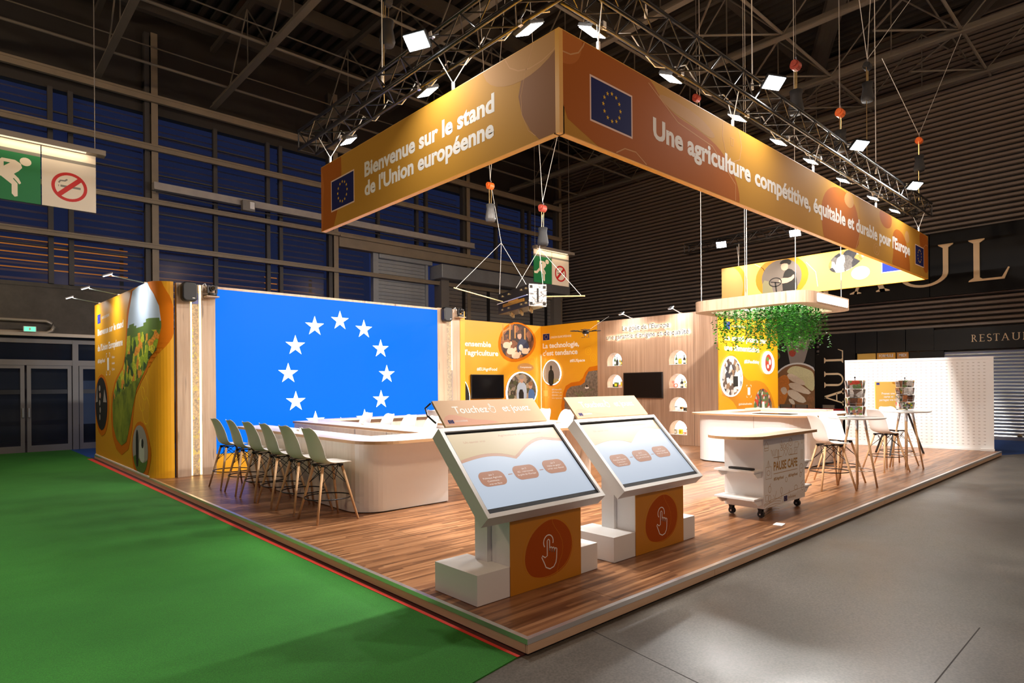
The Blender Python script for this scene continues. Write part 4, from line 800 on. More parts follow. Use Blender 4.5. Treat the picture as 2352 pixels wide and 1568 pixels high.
photo(bw, fb, c1[0], c1[1], 0.72, 0.545, 'barn', [
    (T([(-.62, .0), (-.62, .5), (-.58, .5), (-.58, .0)], *c1), 4), (T([(-.35, .05), (-.33, .53), (-.27, .53), (-.29, .05)], *c1), 4), (T([(-.12, .1), (-.12, .5), (-.07, .5), (-.07, .1)], *c1), 4), (T([(.30, -.1), (.30, .45), (.36, .45), (.36, -.1)], *c1), 4), (T([(-.6, .3), (-.3, .45), (-.3, .4), (-.58, .26)], *c1), 4),
    (smooth(T([(-.05, -.25), (.05, .02), (.2, .12), (.42, .05), (.55, -.2), (.5, -.38), (.1, -.42)], *c1), 1), 2), (smooth(T([(.0, .12), (.02, .3), (.14, .32), (.2, .18), (.12, .06)], *c1), 1), 3), (smooth(T([(-.02, .22), (.02, .36), (.16, .38), (.2, .26), (.1, .25)], *c1), 1), 5),
    (smooth(T(sheep, c1[0]-.42, c1[1]-.12, .34), 1), 1), (smooth(T(sheep, c1[0]-.25, c1[1]-.30, .36), 1), 1), (smooth(T(sheep, c1[0]-.05, c1[1]-.42, .36), 1), 1), (smooth(T(sheep, c1[0]+.35, c1[1]-.28, .32), 1), 1), (ell(c1[0]+.15, c1[1]-.18, .09, .10), 6)],
    ['fleece', 'dark_blue', 'skin', 'ban_tan', 'hair', 'cow'], 'orange_dark', False)
c2 = (10.68, 1.43)
photo(bw, fb, c2[0], c2[1], 0.63, 0.56, 'rocks', [
    (smooth(T([(-.22, -.35), (-.22, .12), (-.12, .28), (.1, .28), (.22, .12), (.2, -.3)], *c2), 1), 1), (smooth(T([(-.12, -.4), (-.14, .05), (.08, .05), (.08, -.4)], *c2), 1), 2), (ell(c2[0], c2[1]+.36, .08, .11), 3), (ell(c2[0], c2[1]+.44, .1, .07), 4),
    (smooth(T([(.3, -.45), (.28, -.02), (.4, .08), (.56, .0), (.58, -.3)], *c2), 1), 5), (ell(c2[0]+.38, c2[1]+.16, .08, .1), 3), (ell(c2[0]+.39, c2[1]+.23, .1, .07), 6), (T([(.1, -.5), (.1, -.28), (.45, -.3), (.45, -.5)], *c2), 7)],
    ['pale_blue', 'photo_dark', 'skin', 'photo_grey', 'blue_cloth', 'photo_brown', 'photo_olive'], 'orange_dark', True)
photo(bw, fb, 8.34, 1.35, 0.22, 0.45, 'photo_dark', [], [], None, True, k=0)
mb = MB()
letters(bw, fb, 'ensemble', 8.44, 2.77, 0.155, 1.0, 0.03); letters(bw, fb, 'l\'agriculture', 8.44, 2.51, 0.155, 1.29, 0.03); text(mb, fb, 'Construire', 7.2, 2.77, 0.155, 1.15, 0.03); text(mb, fb, '#EUAgriFood', 8.88, 2.06, 0.09, 0.80, 0.03)
obj('lettering', mb, 'letter', bw)
obj('print_badge', MB().sh(fb, ell(10.88, 2.18, 0.36, 0.13, k=0.04), 0, 0.003), 'ban_tan', bw)
mb = MB(); text(mb, fb, 'Compétitivité', 10.64, 2.16, 0.05, 0.5, 0.02, 0.006); obj('lettering', mb, 'letter', bw)
mb = MB().line(fb, ell(11.18, 2.40, .14, .12), 0.008, 0, 0.003, closed=True); mb.line(fb, ell(11.18, 2.36, .05, .04), 0.008, 0, 0.003, closed=True); obj('print_line', mb, 'eu_star', bw)
tv('television', fb, 8.62, 1.225, 9.89, 1.94, 'black switched-off television on the yellow wall beside lambs photo')
sw = thing('graphic_wall', 'yellow technology wall with soil photo, right of the corner', 'display wall', (XB, 10.1, 0))
obj('wall_panel', MB().box(XB, 8.94, 0.002, XB+0.1, YB, 3.52), 'yellow_wall', sw)
fx = FX(XB)
eu_flag(sw, fx, -11.2, 3.06, -10.91, 3.26, 0.004, True, blue='eu_blue', bw=0.006)
mb = MB(); text(mb, fx, 'UNION EUROPÉENNE', -10.86, 3.10, 0.065, 0.89, 0.0); letters(sw, fx, 'La technologie,', -11.21, 2.80, 0.16, 1.55, 0.03); letters(sw, fx, 'c\'est tendance', -11.21, 2.56, 0.16, 1.49, 0.03); text(mb, fx, '#EUSpace', -10.04, 2.32, 0.085, 0.61, 0.03)
for i, t_ in enumerate(('@EUspace4EU', '@EUSpace_eu', '@defis_eu', 'eu-space')): text(mb, fx, t_, -10.82, 1.45-0.09*i, 0.045, 0.42, 0.0)
obj('lettering', mb, 'letter', sw)
mb = MB(); mb.sh(fx, [(-11.2, 1.25), (-11.0, 1.25), (-11.0, 1.44), (-11.2, 1.44)], 0, 0.003)
for a, b in ((1, 1), (1, -1), (-1, 1), (-1, -1)): mb.line(fx, [(-11.1+a*0.09, 1.345+b*0.145), (-11.1+a*0.14, 1.345+b*0.145), (-11.1+a*0.14, 1.345+b*0.09)], 0.012, 0, 0.004)
obj('scan_frame', mb, 'yellow_pale', sw)
co = (-10.80, 2.0)
photo(sw, fx, co[0], co[1], 0.37, 0.38, 'photo_grey', [(smooth(T(man, co[0]-.02, co[1]-.05, .38, .40), 1), 1)] + [(T([(x-.02, -.36+abs(x)*.3), (x, -.16-.15*abs(x-.2)), (x+.02, -.36+abs(x)*.3)], *co), 2) for x in (-.28, -.2, .1, .17, .22, .27, .3)], ['photo_dark', 'oil'], 'orange_dark', True, rot=-0.2)
so = [(-8.942, 2.04), (-9.29, 2.01), (-9.40, 1.85), (-9.44, 1.69), (-9.6, 1.60), (-10.0, 1.56), (-10.15, 1.46), (-10.21, 1.36), (-10.28, 0.97), (-10.25, 0.4), (-10.1, 0.01), (-8.942, 0.01)]
obj('print_band', MB().sh(fx, [(-8.942, 2.18), (-9.26, 2.14), (-9.43, 1.98), (-9.52, 1.82), (-9.66, 1.72), (-10.0, 1.68), (-10.22, 1.58), (-10.33, 1.38), (-10.42, 0.97), (-10.38, 0.4), (-10.2, 0.01), (-8.942, 0.01)], 0, 0.003), 'orange_dark', sw)
mb = MB().sh(fx, so, 0, 0.005, 0); mb.sh(fx, ell(-9.36, 1.52, .08, .03), 0, 0.007, 1); mb.sh(fx, ell(-9.36, 1.57, .03, .04), 0, 0.008, 2)
for k in range(9): mb.line(fx, [(-9.0-RND.random()*.9, 0.9+RND.random()*.5), (-9.0-RND.random()*.9, 0.9+RND.random()*.6)], 0.01, 0, 0.006, 3)
obj('photo_print', mb, ['soil', 'white', 'photo_dark', 'grass_print'], sw)
mb = MB()
for cx, cy in ((-9.3, 2.62), (-9.1, 2.42)): mb.line(fx, ell(cx, cy, .11, .11), 0.008, 0, 0.003, closed=True); mb.line(fx, ell(cx, cy, .04, .05), 0.008, 0, 0.003, closed=True)
obj('print_line', mb, 'eu_star', sw)
cl = thing('corner_light', 'warm vertical light strip in the corner of the yellow walls', 'light', (XB-0.03, YB-0.03, 0.3))
obj('profile', MB().box(XB-0.045, YB-0.045, 0.002, XB-0.002, YB-0.002, 2.6), 'alu', cl); obj('diffuser', MB().box(XB-0.055, YB-0.055, 0.02, XB-0.045, YB-0.045, 2.55), 'glow_gold', cl)
lamp('corner_glow', 'AREA', (XB-0.07, YB-0.07, 1.3), 9, (1, 0.78, 0.4), (-1, -1, 0), 0.03, 2.4, parent=cl)

# oak shelf wall with lit arched niches, cut with real openings
sv = thing('shelf_wall', 'oak display wall with glowing arched niches and backlit lettering', 'display wall', (XB, 7, 0))
def arch(cy, z0, w=0.27, h=0.385):
    r = w; pts = [(cy+w*0.97, z0)]; zc = z0+h-r
    for i in range(17): a = math.pi*i/16; pts.append((cy+r*math.cos(a)*1.0, zc+r*math.sin(a)))
    return pts+[(cy-w*0.97, z0)]
NICHE = [(8.31, 2.145), (8.31, 1.52), (6.22, 2.125), (6.22, 1.50), (6.22, 0.88), (6.22, 0.265)]
mbw = MB().box(XB, 5.07, 0.002, XB+0.34, 8.94, 3.47); mw = mbw.mesh('oak_front', 'oak_shelf')
ow = link('oak_front', mw, sv); cut = MB()
for cy, z0 in NICHE: cut.ext([(XB-0.1, y, z) for y, z in arch(cy, z0)], (0.36, 0, 0))
oc = link('cut', cut.mesh('cut', 'niche_white')); md = ow.modifiers.new('b', 'BOOLEAN'); md.operation = 'DIFFERENCE'; md.object = oc; md.solver = 'EXACT'
bpy.context.view_layer.update(); dg = bpy.context.evaluated_depsgraph_get(); me2 = bpy.data.meshes.new_from_object(ow.evaluated_get(dg)); ow.modifiers.clear(); ow.data = me2; bpy.data.objects.remove(oc)
obj('seam', MB().box(XB-0.001, 5.735, 0.002, XB+0.01, 5.741, 3.47), 'plinth', sv)
for cy, z0 in NICHE:
    obj('niche_back', MB().ext([(XB+0.25, y, z) for y, z in arch(cy, z0, 0.262)], (0.008, 0, 0)), 'glow_niche', sv)
    obj('niche_shelf', MB().box(XB-0.004, cy-0.265, z0, XB+0.25, cy+0.265, z0+0.012), 'niche_white', sv)
    lamp('niche_light', 'AREA', (XB+0.14, cy, z0+0.33), 2.4, (1, 0.97, 0.9), (0, 0, -1), 0.3, 0.1, parent=sv)
mb = MB(); text(mb, fx, 'Le goût de l\'Europe', -7.99, 3.14, 0.13, 1.55, 0.010, 0.05); text(mb, fx, 'une garantie d\'origine et de qualité', -8.57, 2.92, 0.13, 2.72, 0.010, 0.05); obj('lettering', mb, 'letter_grey', sv)
mb = MB(); text(mb, fx, 'Le goût de l\'Europe', -7.99, 3.14, 0.13, 1.55, 0.0, 0.046); text(mb, fx, 'une garantie d\'origine et de qualité', -8.57, 2.92, 0.13, 2.72, 0.0, 0.046); obj('letter_backlight', mb, 'glow_back', sv)
tv('television', fx, -7.95, 1.23, -6.66, 1.94, 'black switched-off television between niches of the oak wall')
for i, (y, p) in enumerate(((7.75, 5), (6.16, 5))): arm_lamp('arm_lamp', (XB+0.04, y, 3.47), (-0.40, -0.02, 0.10), ('silver arm lamp above the backlit lettering of oak wall', 'silver arm lamp on the oak wall beside the hanging canopy')[i], P_ARM, (0.5, 0, -1), 'arm lamps on the oak wall')

# food safety wall
FSY = 5.07
fw_ = thing('graphic_wall', 'yellow food safety wall behind the hanging ivy', 'display wall', (13.2, FSY, 0))
obj('wall_panel', MB().box(XB+0.002, FSY-0.02, 0.002, 14.93, FSY+0.10-0.1, 3.42).box(XB+0.35, FSY, 0.002, 14.93, FSY+0.1, 3.42), 'yellow_wall', fw_)
fz = FY(FSY-0.02)
ob = smooth([(11.62, 1.34), (11.75, 2.2), (12.3, 2.42), (12.72, 2.1), (12.86, 1.82), (13.2, 1.66), (13.7, 1.70), (14.2, 1.58), (14.6, 1.2), (14.75, 0.8), (14.7, 0.01), (12.65, 0.01), (12.6, 0.9), (12.2, 1.22)], 1)
obj('print_band', MB().sh(fz, ob, 0, 0.003), 'orange', fw_)
photo(fw_, fz, 12.21, 1.78, 0.52, 0.49, 'kitchen', [(smooth(T([(.15, -.3), (.12, .05), (.2, .15), (.35, .12), (.45, -.1), (.42, -.35)], 12.21, 1.78), 1), 1), (ell(12.48, 2.0, .07, .1), 2), (T([(.05, -.25), (.05, .02), (.3, .02), (.3, -.25)], 12.21, 1.78), 3)], ['white', 'skin', 'photo_dark'], None, True, rot=0)
photo(fw_, fz, 14.28, 2.18, 0.34, 0.30, 'white', [(ell(14.28, 2.18, .2, .24), 1), (ell(14.22, 2.28, .08, .06), 2), (ell(14.36, 2.2, .07, .08), 3), (ell(14.24, 2.08, .06, .06), 3)], ['tomato', 'salad', 'white'], None, True, rot=0)
photo(fw_, fz, 13.98, 0.95, 0.55, 0.50, 'market', [(T([(-.05, -.2), (-.05, .15), (.1, .15), (.1, -.2)], 13.98, .95), 1)], ['white'], 'orange_dark', False, rot=0)
eu_flag(fw_, fz, 11.86, 3.0, 12.17, 3.2, 0.004, False, blue='eu_blue2')
mb = MB(); text(mb, fz, 'UNION EUROPÉENNE', 12.24, 3.07, 0.06, 0.8, 0.0); text(mb, fz, 'La santé passe par', 11.89, 2.72, 0.15, 2.36, 0.03); text(mb, fz, 'une alimentation', 11.88, 2.46, 0.15, 1.9, 0.03); text(mb, fz, '#EUFoodSafety', 12.92, 2.15, 0.09, 0.86, 0.03); text(mb, fz, '@EUHealthandFoodSafety', 12.6, 1.04, 0.05, 0.75, 0.0)
obj('lettering', mb, 'letter', fw_)
mb = MB().sh(fz, [(13.10, 1.30), (13.24, 1.30), (13.24, 1.50), (13.10, 1.50)], 0, 0.004)
for a, b in ((1, 1), (1, -1), (-1, 1), (-1, -1)): mb.line(fz, [(13.17+a*0.08, 1.40+b*0.16), (13.17+a*0.13, 1.40+b*0.16), (13.17+a*0.13, 1.40+b*0.11)], 0.014, 0, 0.004)
obj('scan_frame', mb, 'letter', fw_)

# perforated white board at the far end
pb = thing('perforated_board', 'long white slotted board closing the far platform edge', 'panel', (14.85, 1.6, 0))
fp = Fr((14.62, 3.15, 0), (0.45, -3.03, 0), (0, 0, 1)); W_ = 3.063
obj('board', MB().sh(fp, [(0.02, 0.03), (W_-0.02, 0.03), (W_-0.02, 2.17), (0.02, 2.17)], -0.05, -0.008), 'white_plain', pb)
fr_ = MB(); 
for a, b, c, d_ in ((0, 0.002, W_, 0.06), (0, 2.13, W_, 2.19), (0, 0.06, 0.06, 2.13), (W_-0.10, 0.06, W_, 2.13)): fr_.sh(fp, [(a, b), (c, b), (c, d_), (a, d_)], -0.055, 0.0)
obj('frame', fr_, 'white_plain', pb)
st = MB()
for i in range(28):
    for j in range(26):
        u, v = 0.13+i*(W_-0.30)/27, 0.14+j*0.0765; st.sh(fp, [(u-0.02, v-0.005), (u+0.02, v-0.005), (u+0.02, v+0.005), (u-0.02, v+0.005)], -0.008, -0.0072)
obj('slots', st, 'photo_grey', pb, kind='stuff'); obj('foot', MB().sh(fp, [(W_-0.25, 0.002), (W_+0.01, 0.002), (W_+0.01, 0.05), (W_-0.25, 0.05)], 0, 0.10), 'white_plain', pb)

# ------------------------------------------------------------------ bar stools
def make_stool(label, group):
    t = thing('bar_stool', label, 'stool', (0, 0, 0), group)
    rows = [(0.235, 0.688, 0.165, 0), (0.215, 0.700, 0.200, 0), (0.12, 0.690, 0.225, .012), (0.0, 0.676, 0.232, .022), (-0.10, 0.684, 0.230, .035), (-0.165, 0.722, 0.226, .050), (-0.195, 0.79, 0.222, .060), (-0.212, 0.88, 0.216, .055), (-0.235, 0.97, 0.205, .045), (-0.268, 1.06, 0.185, .035), (-0.292, 1.10, 0.150, .028), (-0.303, 1.115, 0.10, .024)]
    vs = []; fs = []; nc = 10
    for i, (x, z, hw, cup) in enumerate(rows):
        a, b = rows[max(0, i-1)], rows[min(len(rows)-1, i+1)]; tx, tz = b[0]-a[0], b[1]-a[1]; q = math.hypot(tx, tz); nx, nz = tz/q, -tx/q   # towards the sitter
        for j in range(nc+1):
            s = 2*j/nc-1; k = cup*abs(s)**2.2; vs.append((x+nx*k, hw*s, z+nz*k))
    for i in range(len(rows)-1):
        for j in range(nc): q = i*(nc+1)+j; fs.append((q, q+1, q+nc+2, q+nc+1))
    mb = MB().add(vs, fs); sh = obj('seat_shell', mb, 'shell', t, sm=True)
    so_ = sh.modifiers.new('s', 'SOLIDIFY'); so_.thickness = 0.009; so_.offset = 0; ss_ = sh.modifiers.new('d', 'SUBSURF'); ss_.levels = 1; ss_.render_levels = 2
    foot, top = 0.262, 0.125
    for a, b in ((1, 1), (1, -1), (-1, 1), (-1, -1)):
        obj('leg', MB().tube((a*foot, b*foot, 0.0), (a*top, b*top, 0.645), 0.013, 10, 0.018), 'beech', t, sm=True)
    def at(a, b, z): k = foot+(top-foot)*z/0.645; return V3((a*k, b*k, z))
    wb = MB()
    for a, b, c, d_ in ((1, 1, 1, -1), (1, -1, -1, -1), (-1, -1, -1, 1), (-1, 1, 1, 1)):
        wb.tube(at(a, b, 0.43), V3((c*0.09, d_*0.09, 0.655)), 0.0045, 5); wb.tube(at(c, d_, 0.43), V3((a*0.09, b*0.09, 0.655)), 0.0045, 5)
    for a, b in ((1, 1), (1, -1), (-1, 1), (-1, -1)): wb.box(a*0.115-0.02, b*0.115-0.02, 0.635, a*0.115+0.02, b*0.115+0.02, 0.672)
    wb.path([(0.12, 0.12, 0.665), (0.12, -0.12, 0.665), (-0.12, -0.12, 0.665), (-0.12, 0.12, 0.665)], 0.008, 5, 0, True)
    obj('wire_brace', wb, 'metal_black', t)
    obj('foot_ring', MB().torus((0, 0, 0.27), 0.275, 0.008, 32, 6), 'metal_black', t, sm=True)
    return t
G1 = 'white bar stools'
base = make_stool('white moulded bar stool outside the counter, nearest the front corner', G1); base.location = (0.735, 4.25, 0)
for i, y in enumerate((4.93, 5.60, 6.25, 6.95, 7.68)):
    dup(base, (0.735, y, 0), 0.03*(-1)**i, ('white moulded bar stool outside the counter, second from front corner', 'white moulded bar stool outside the counter, third from front corner', 'white moulded bar stool outside the counter, fourth from front corner', 'white moulded bar stool outside the counter, fifth from front corner', 'white moulded bar stool outside the counter, closest to the oak panel')[i], G1)
for i, (x, y, a, lb) in enumerate(((2.87, 7.5, 180, 'white stool inside the bar with its back against the screen, farthest of four'), (2.87, 6.75, 178, 'white stool inside the bar, second of four from the screen'), (2.87, 6.05, 182, 'white stool inside the bar, third of four from the screen'), (2.87, 5.42, 175, 'white stool inside the bar, closest of four to the counter front'),
    (4.86, 7.55, 5, 'white stool inside the bar turned away from the other four'), (6.22, 6.15, 180, 'white stool behind the touch screens, left of the pair between headers'), (6.12, 5.42, 178, 'white stool behind the touch screens, right of the pair between headers'))):
    dup(base, (x, y, 0), math.radians(a), lb, G1)
for i, (x, y, a, lb) in enumerate(((7.20, 0.83, -42, 'white bar stool beside the coffee trolley at nearer high table'), (8.02, 0.98, 242, 'white bar stool facing out behind the nearer round high table'), (9.93, 0.86, -32, 'white bar stool between the two round high tables'), (10.98, 0.98, 232, 'white bar stool behind the farther round high table'))):
    dup(base, (x, y, 0), math.radians(a), lb, G1)

# ------------------------------------------------------------------ bar counters
def arcp(cx, cy, r, a0, a1, n=10): return [(cx+r*math.cos(math.radians(a0+(a1-a0)*i/n)), cy+r*math.sin(math.radians(a0+(a1-a0)*i/n))) for i in range(n+1)]
def wing(label, x0, mir, cut=0.0):
    t = thing('bar_counter', label, 'counter', (x0, 6, 0), 'bar counters')
    f = (lambda x: x0+x) if not mir else (lambda x: x0+1.35-x)
    fp_ = lambda pts: [(f(x), y) for x, y in pts]
    out = arcp(0.38, 4.48, 0.38, 180, 270)+[(1.35, 4.1), (1.35, 8.9-cut), (1.22, 8.9-cut), (1.22, 4.75), (0.45, 4.75), (0.45, 7.95-cut*0.5), (0.0, 7.95-cut*0.5)]
    mb = MB().pz(fp_(out), 0.012, 0.90); o_ = obj('base', mb, ['oak_pale', 'white'], t)
    for p in o_.data.polygons:
        if p.normal.y < -0.45 and p.center.y < 4.6: p.material_index = 1
    ins = [(x*0.98+0.013, y+0.01) for x, y in out]; obj('kick_plinth', MB().pz(fp_(ins), 0.001, 0.03), 'plinth', t)
    top = arcp(0.36, 4.12, 0.46, 180, 270)+[(1.50, 3.66)]+arcp(1.60, 3.96, 0.30, 270, 360)+[(1.90, 9.02-cut), (1.24, 9.02-cut), (1.24, 4.57), (0.42, 4.57), (0.42, 8.25-cut*0.5), (-0.10, 8.25-cut*0.5)]
    mb = MB().pz(fp_(top), 0.902, 0.94); obj('worktop', mb, ['top_oak', 'wood_edge'], t)
    w_ = t.children[-1].data
    for p in w_.polygons:
        if abs(p.normal.z) < 0.5: p.material_index = 1
    for y in (5.5, 6.9): obj('panel_seam', MB().box(f(0.0)-0.0015, y, 0.03, f(0.0)+0.0015, y+0.004, 0.90), 'plinth', t)
    return t
wing('long curved bar counter with pale oak top beside six stools', 1.09, False)
wing('second curved bar counter hidden behind the touch screen kiosks', 4.38, True, 2.4)
bc = thing('back_counter', 'narrow oak topped counter joining the bar under the video wall', 'counter', (4, 9.2, 0))
obj('base', MB().box(3.05, 9.16, 0.002, 6.05, 9.36, 0.90), 'oak_pale', bc); obj('worktop', MB().box(3.0, 9.03, 0.902, 6.1, 9.38, 0.94), ['top_oak'], bc)
for i, (x, y) in enumerate(((1.3, 6.3), (2.75, 6.95))):
    s_t = thing('power_socket', ('small white power outlet on the stool side worktop', 'small white power outlet on the inner worktop')[i], 'socket', (x, y, 0.94)); obj('block', MB().box(x-0.05, y-0.05, 0.941, x+0.05, y+0.05, 0.965), 'white', s_t, bevel=0.006); obj('plug', MB().box(x-0.02, y-0.02, 0.965, x+0.02, y+0.02, 0.985), 'white_plain', s_t)
# white service counter under the canopy
rc = thing('service_counter', 'rounded white service counter under the hanging canopy', 'counter', (10.1, 3, 0))
obj('base', MB().pz(rrect(8.93, 1.95, 11.35, 4.22, 0.45, 10), 0.02, 0.965), 'white', rc, sm=False); obj('kick_plinth', MB().pz(rrect(8.95, 1.97, 11.33, 4.2, 0.44, 10), 0.001, 0.022), 'plinth', rc)
tp_ = rrect(8.78, 1.72, 11.5, 4.34, 0.5, 10); inn = rrect(9.55, 2.4, 11.1, 3.75, 0.12, 10)
mb = MB().ring(Fr((0, 0, 0), (1, 0, 0), (0, 1, 0)), tp_, inn, 0.967, 1.0); obj('worktop', mb, ['top_oak', 'wood_edge'], rc)
for p in rc.children[-1].data.polygons:
    if abs(p.normal.z) < 0.5: p.material_index = 1
obj('inner_ledge', MB().box(11.05, 2.3, 0.966, 11.45, 4.1, 1.03), 'top_oak', rc); obj('panel_seam', MB().box(8.925, 2.86, 0.03, 8.93, 2.864, 0.96), 'photo_grey', rc)
hb = thing('black_hob', 'flat black glass hob on the white service counter', 'hob', (9.3, 2.6, 1.0)); obj('glass', MB().box(9.15, 2.25, 1.001, 9.5, 3.0, 1.012), 'screen_off', hb); obj('rim', MB().box(9.14, 2.24, 1.0005, 9.51, 3.01, 1.004), 'steel', hb)

# ------------------------------------------------------------------ touch-screen kiosks
def kiosk(x0, label, dim):
    t = thing('touch_kiosk', label, 'kiosk', (x0+0.8, 0.9, 0), 'touch screen kiosks'); X = lambda x: x0+x
    obj('base_block', MB().box(X(0.13), 0.655, 0.002, X(0.452), 1.175, 0.228), 'white', t, bevel=0.002); obj('base_block', MB().box(X(1.262), 0.655, 0.002, X(1.485), 1.175, 0.228), 'white', t, bevel=0.002)
    obj('post', MB().box(X(0.41), 0.87, 0.002, X(1.22), 1.02, 0.80), 'white', t)
    obj('panel_box', MB().box(X(0.453), 0.656, 0.002, X(1.261), 0.868, 0.566), 'white', t); pn = obj('front_panel', MB().box(X(0.452), 0.650, 0.002, X(1.262), 0.655, 0.567), 'orange', t)
    ff = Fr((X(0.453), 0.650, 0), (1, 0, 0), (0, 0, 1))
    bl = [(0.40, 0.525), (0.54, 0.51), (0.66, 0.42), (0.715, 0.28), (0.66, 0.14), (0.52, 0.07), (0.36, 0.06), (0.22, 0.10), (0.15, 0.20), (0.16, 0.33), (0.24, 0.45)]
    obj('print_blob', MB().sh(ff, smooth(bl), 0, 0.002), 'rust', pn)
    obj('print_line', MB().line(ff, smooth([(x*1.03-0.025, y*1.03+0.004) for x, y in bl]), 0.005, 0, 0.0025, closed=True).line(ff, smooth([(x*0.98+0.03, y*1.05-0.02) for x, y in bl[:6]]+[(0.5, 0.09), (0.62, 0.3)]), 0.003, 0, 0.0022, closed=True), 'rust_line', pn)
    hand = [(0.400, 0.355), (0.400, 0.235), (0.375, 0.225), (0.345, 0.245), (0.338, 0.232), (0.365, 0.185), (0.385, 0.145), (0.43, 0.125), (0.475, 0.135), (0.50, 0.165), (0.508, 0.20), (0.512, 0.275), (0.498, 0.283), (0.488, 0.272), (0.484, 0.25), (0.484, 0.285), (0.471, 0.293), (0.459, 0.282), (0.456, 0.255), (0.456, 0.293), (0.444, 0.300), (0.431, 0.290), (0.428, 0.265), (0.428, 0.355), (0.414, 0.366)]
    hm = MB().line(ff, hand, 0.009, 0, 0.004, closed=True); hm.line(ff, [(0.414+0.055*math.cos(a), 0.345+0.055*math.sin(a)) for a in [math.radians(-20+240*i/16) for i in range(17)]], 0.009, 0, 0.004)
    obj('touch_icon', hm, 'letter', pn)
    # tilted display case
    fk = Fr((X(0.142), 0.54, 0.657), (1, 0, 0), (0, 0.59, 0.613)); Wk, Lk = 1.318, 0.851
    cs = MB(); out = [(0, 0), (Wk, 0), (Wk, Lk), (0, Lk)]; e = 0.036; inn = [(e, e), (Wk-e, e), (Wk-e, Lk-e), (e, Lk-e)]
    cs.ring(fk, out, inn, -0.115, 0.0); cs.sh(fk, inn, -0.112, -0.05); bx_ = obj('screen_case', cs, 'white', t)
    gl = obj('display_frame', MB().sh(fk, [(e+0.001, e+0.001), (Wk-e-0.001, e+0.001), (Wk-e-0.001, Lk-e-0.001), (e+0.001, Lk-e-0.001)], -0.049, -0.018), 'bezel', t)
    du0, dv0, du1, dv1 = 0.054, 0.082, Wk-0.056, 0.792; dw, dh = du1-du0, dv1-dv0; D = lambda a, b: (du0+a*dw, dv0+b*dh)
    obj('display', MB().sh(fk, [D(0, 0), D(1, 0), D(1, 1), D(0, 1)], -0.018, -0.0165), 'scr_base', gl)
    hill = [D(0, 0.64)]+[D(0.46*i/10, 0.64+0.06*math.sin(math.pi*i/12)-0.05*(i/10)**4) for i in range(1, 11)]+[D(0.46+0.54*i/12, 0.61+0.25*math.sin(math.pi/2*min(1, i/8))-0.05*max(0, i-8)/4) for i in range(1, 13)]
    if not dim:
        obj('screen_rust_band', MB().sh(fk, [(u, v-0.028) for u, v in hill]+[D(1, 1), D(0, 1)], -0.0165, -0.016), 'scr_rust', gl)
    obj('screen_sky', MB().sh(fk, hill+[D(1, 1), D(0, 1)], -0.0165, -0.0155), 'scr_gold', gl)
    for i, (cx, cy, lines) in enumerate(((0.17, 0.36, ('jeu 1', 'Politique Agricole', 'Commune :', 'vrai ou faux')), (0.47, 0.385, ('jeu 2', 'IG : retrouvez', 'le goût de l\'Europe')), (0.76, 0.41, ('jeu 3', 'Halte au gaspi !', 'vrai ou faux')))):
        u, v = D(cx, cy); w2, h2 = 0.128, 0.068; bt = obj('button', MB().sh(fk, rrect(u-w2, v-h2, u+w2, v+h2, 0.055), -0.0165, -0.0145), 'scr_btn', gl)
        mb = MB()
        for k, s in enumerate(lines):
            wd = (0.05, 0.19, 0.13, 0.13)[k] if len(lines) == 4 else (0.05, 0.17, 0.20)[k]
            text(mb, fk, s, u-wd/2, v+0.028-0.028*k, 0.015, wd, 0.0, -0.0142)
        obj('button_text', mb, 'scr_text', gl)
    mb = MB()
    for a, b in ((0.315, 0.345), (0.605, 0.635)):
        for k in range(5): u, v = D(a+(b-a)*k/4, 0.385); mb.sh(fk, ell(u, v, 0.004, 0.004, 8), -0.0165, -0.015)
    obj('link_dots', mb, 'scr_btn', gl)
    mb = MB(); u, v = D(0.10, 0.86); text(mb, fk, 'Un savoir vrai', u, v, 0.022, 0.22, 0, -0.0148); u, v = D(0.42, 0.92); text(mb, fk, 'Agriculture et alimentation', u, v, 0.022, 0.5, 0, -0.0148); obj('screen_caption', mb, 'scr_rust', gl)
    obj('speaker_bar', MB().sh(fk, [(e+0.003, e+0.004), (Wk-e-0.003, e+0.004), (Wk-e-0.003, 0.074), (e+0.003, 0.074)], -0.018, -0.013), 'metal_black', gl)
    mb = MB()
    for a in (0.30, 0.92): obj('speaker_slot', MB().sh(fk, [(a-0.11, 0.050), (a+0.11, 0.050), (a+0.11, 0.066), (a-0.11, 0.066)], -0.013, -0.0122), 'rubber', gl)
    for k in range(6): mb.sh(fk, ell(1.10+0.022*k, 0.058, 0.005, 0.005, 8), -0.013, -0.012)
    obj('control_buttons', mb, 'rubber', gl)
    # header board
    fh = Fr((X(0.234), 1.16, 1.279), (1, 0, 0), (0, 0.184, 0.201)); Wh, Lh = 1.156, 0.2725
    hd = obj('header_board', MB().sh(fh, [(0, 0), (Wh, 0), (Wh, Lh), (0, Lh)], -0.018, 0), 'hdr_peach', t)
    obj('print_blob', MB().sh(fh, smooth([(0.0, 0.0), (0.02, 0.09), (0.12, 0.13), (0.3, 0.06), (0.5, 0.04), (0.6, 0.0)], 1), 0, 0.001), 'hdr_peach2', hd)
    mb = MB(); letters(t, fh, 'Touchez', 0.16, 0.13, 0.075, 0.37, 0.012, 0.003); letters(t, fh, 'et jouez', 0.70, 0.13, 0.075, 0.33, 0.012, 0.003)
    k_ = 0.42; mb.line(fh, [(0.42*k_+0.40+(x-0.42)*k_, 0.10+(y-0.12)*k_+0.02) for x, y in hand], 0.006, 0, 0.003, closed=True)
    obj('touch_icon', mb, 'letter', hd)
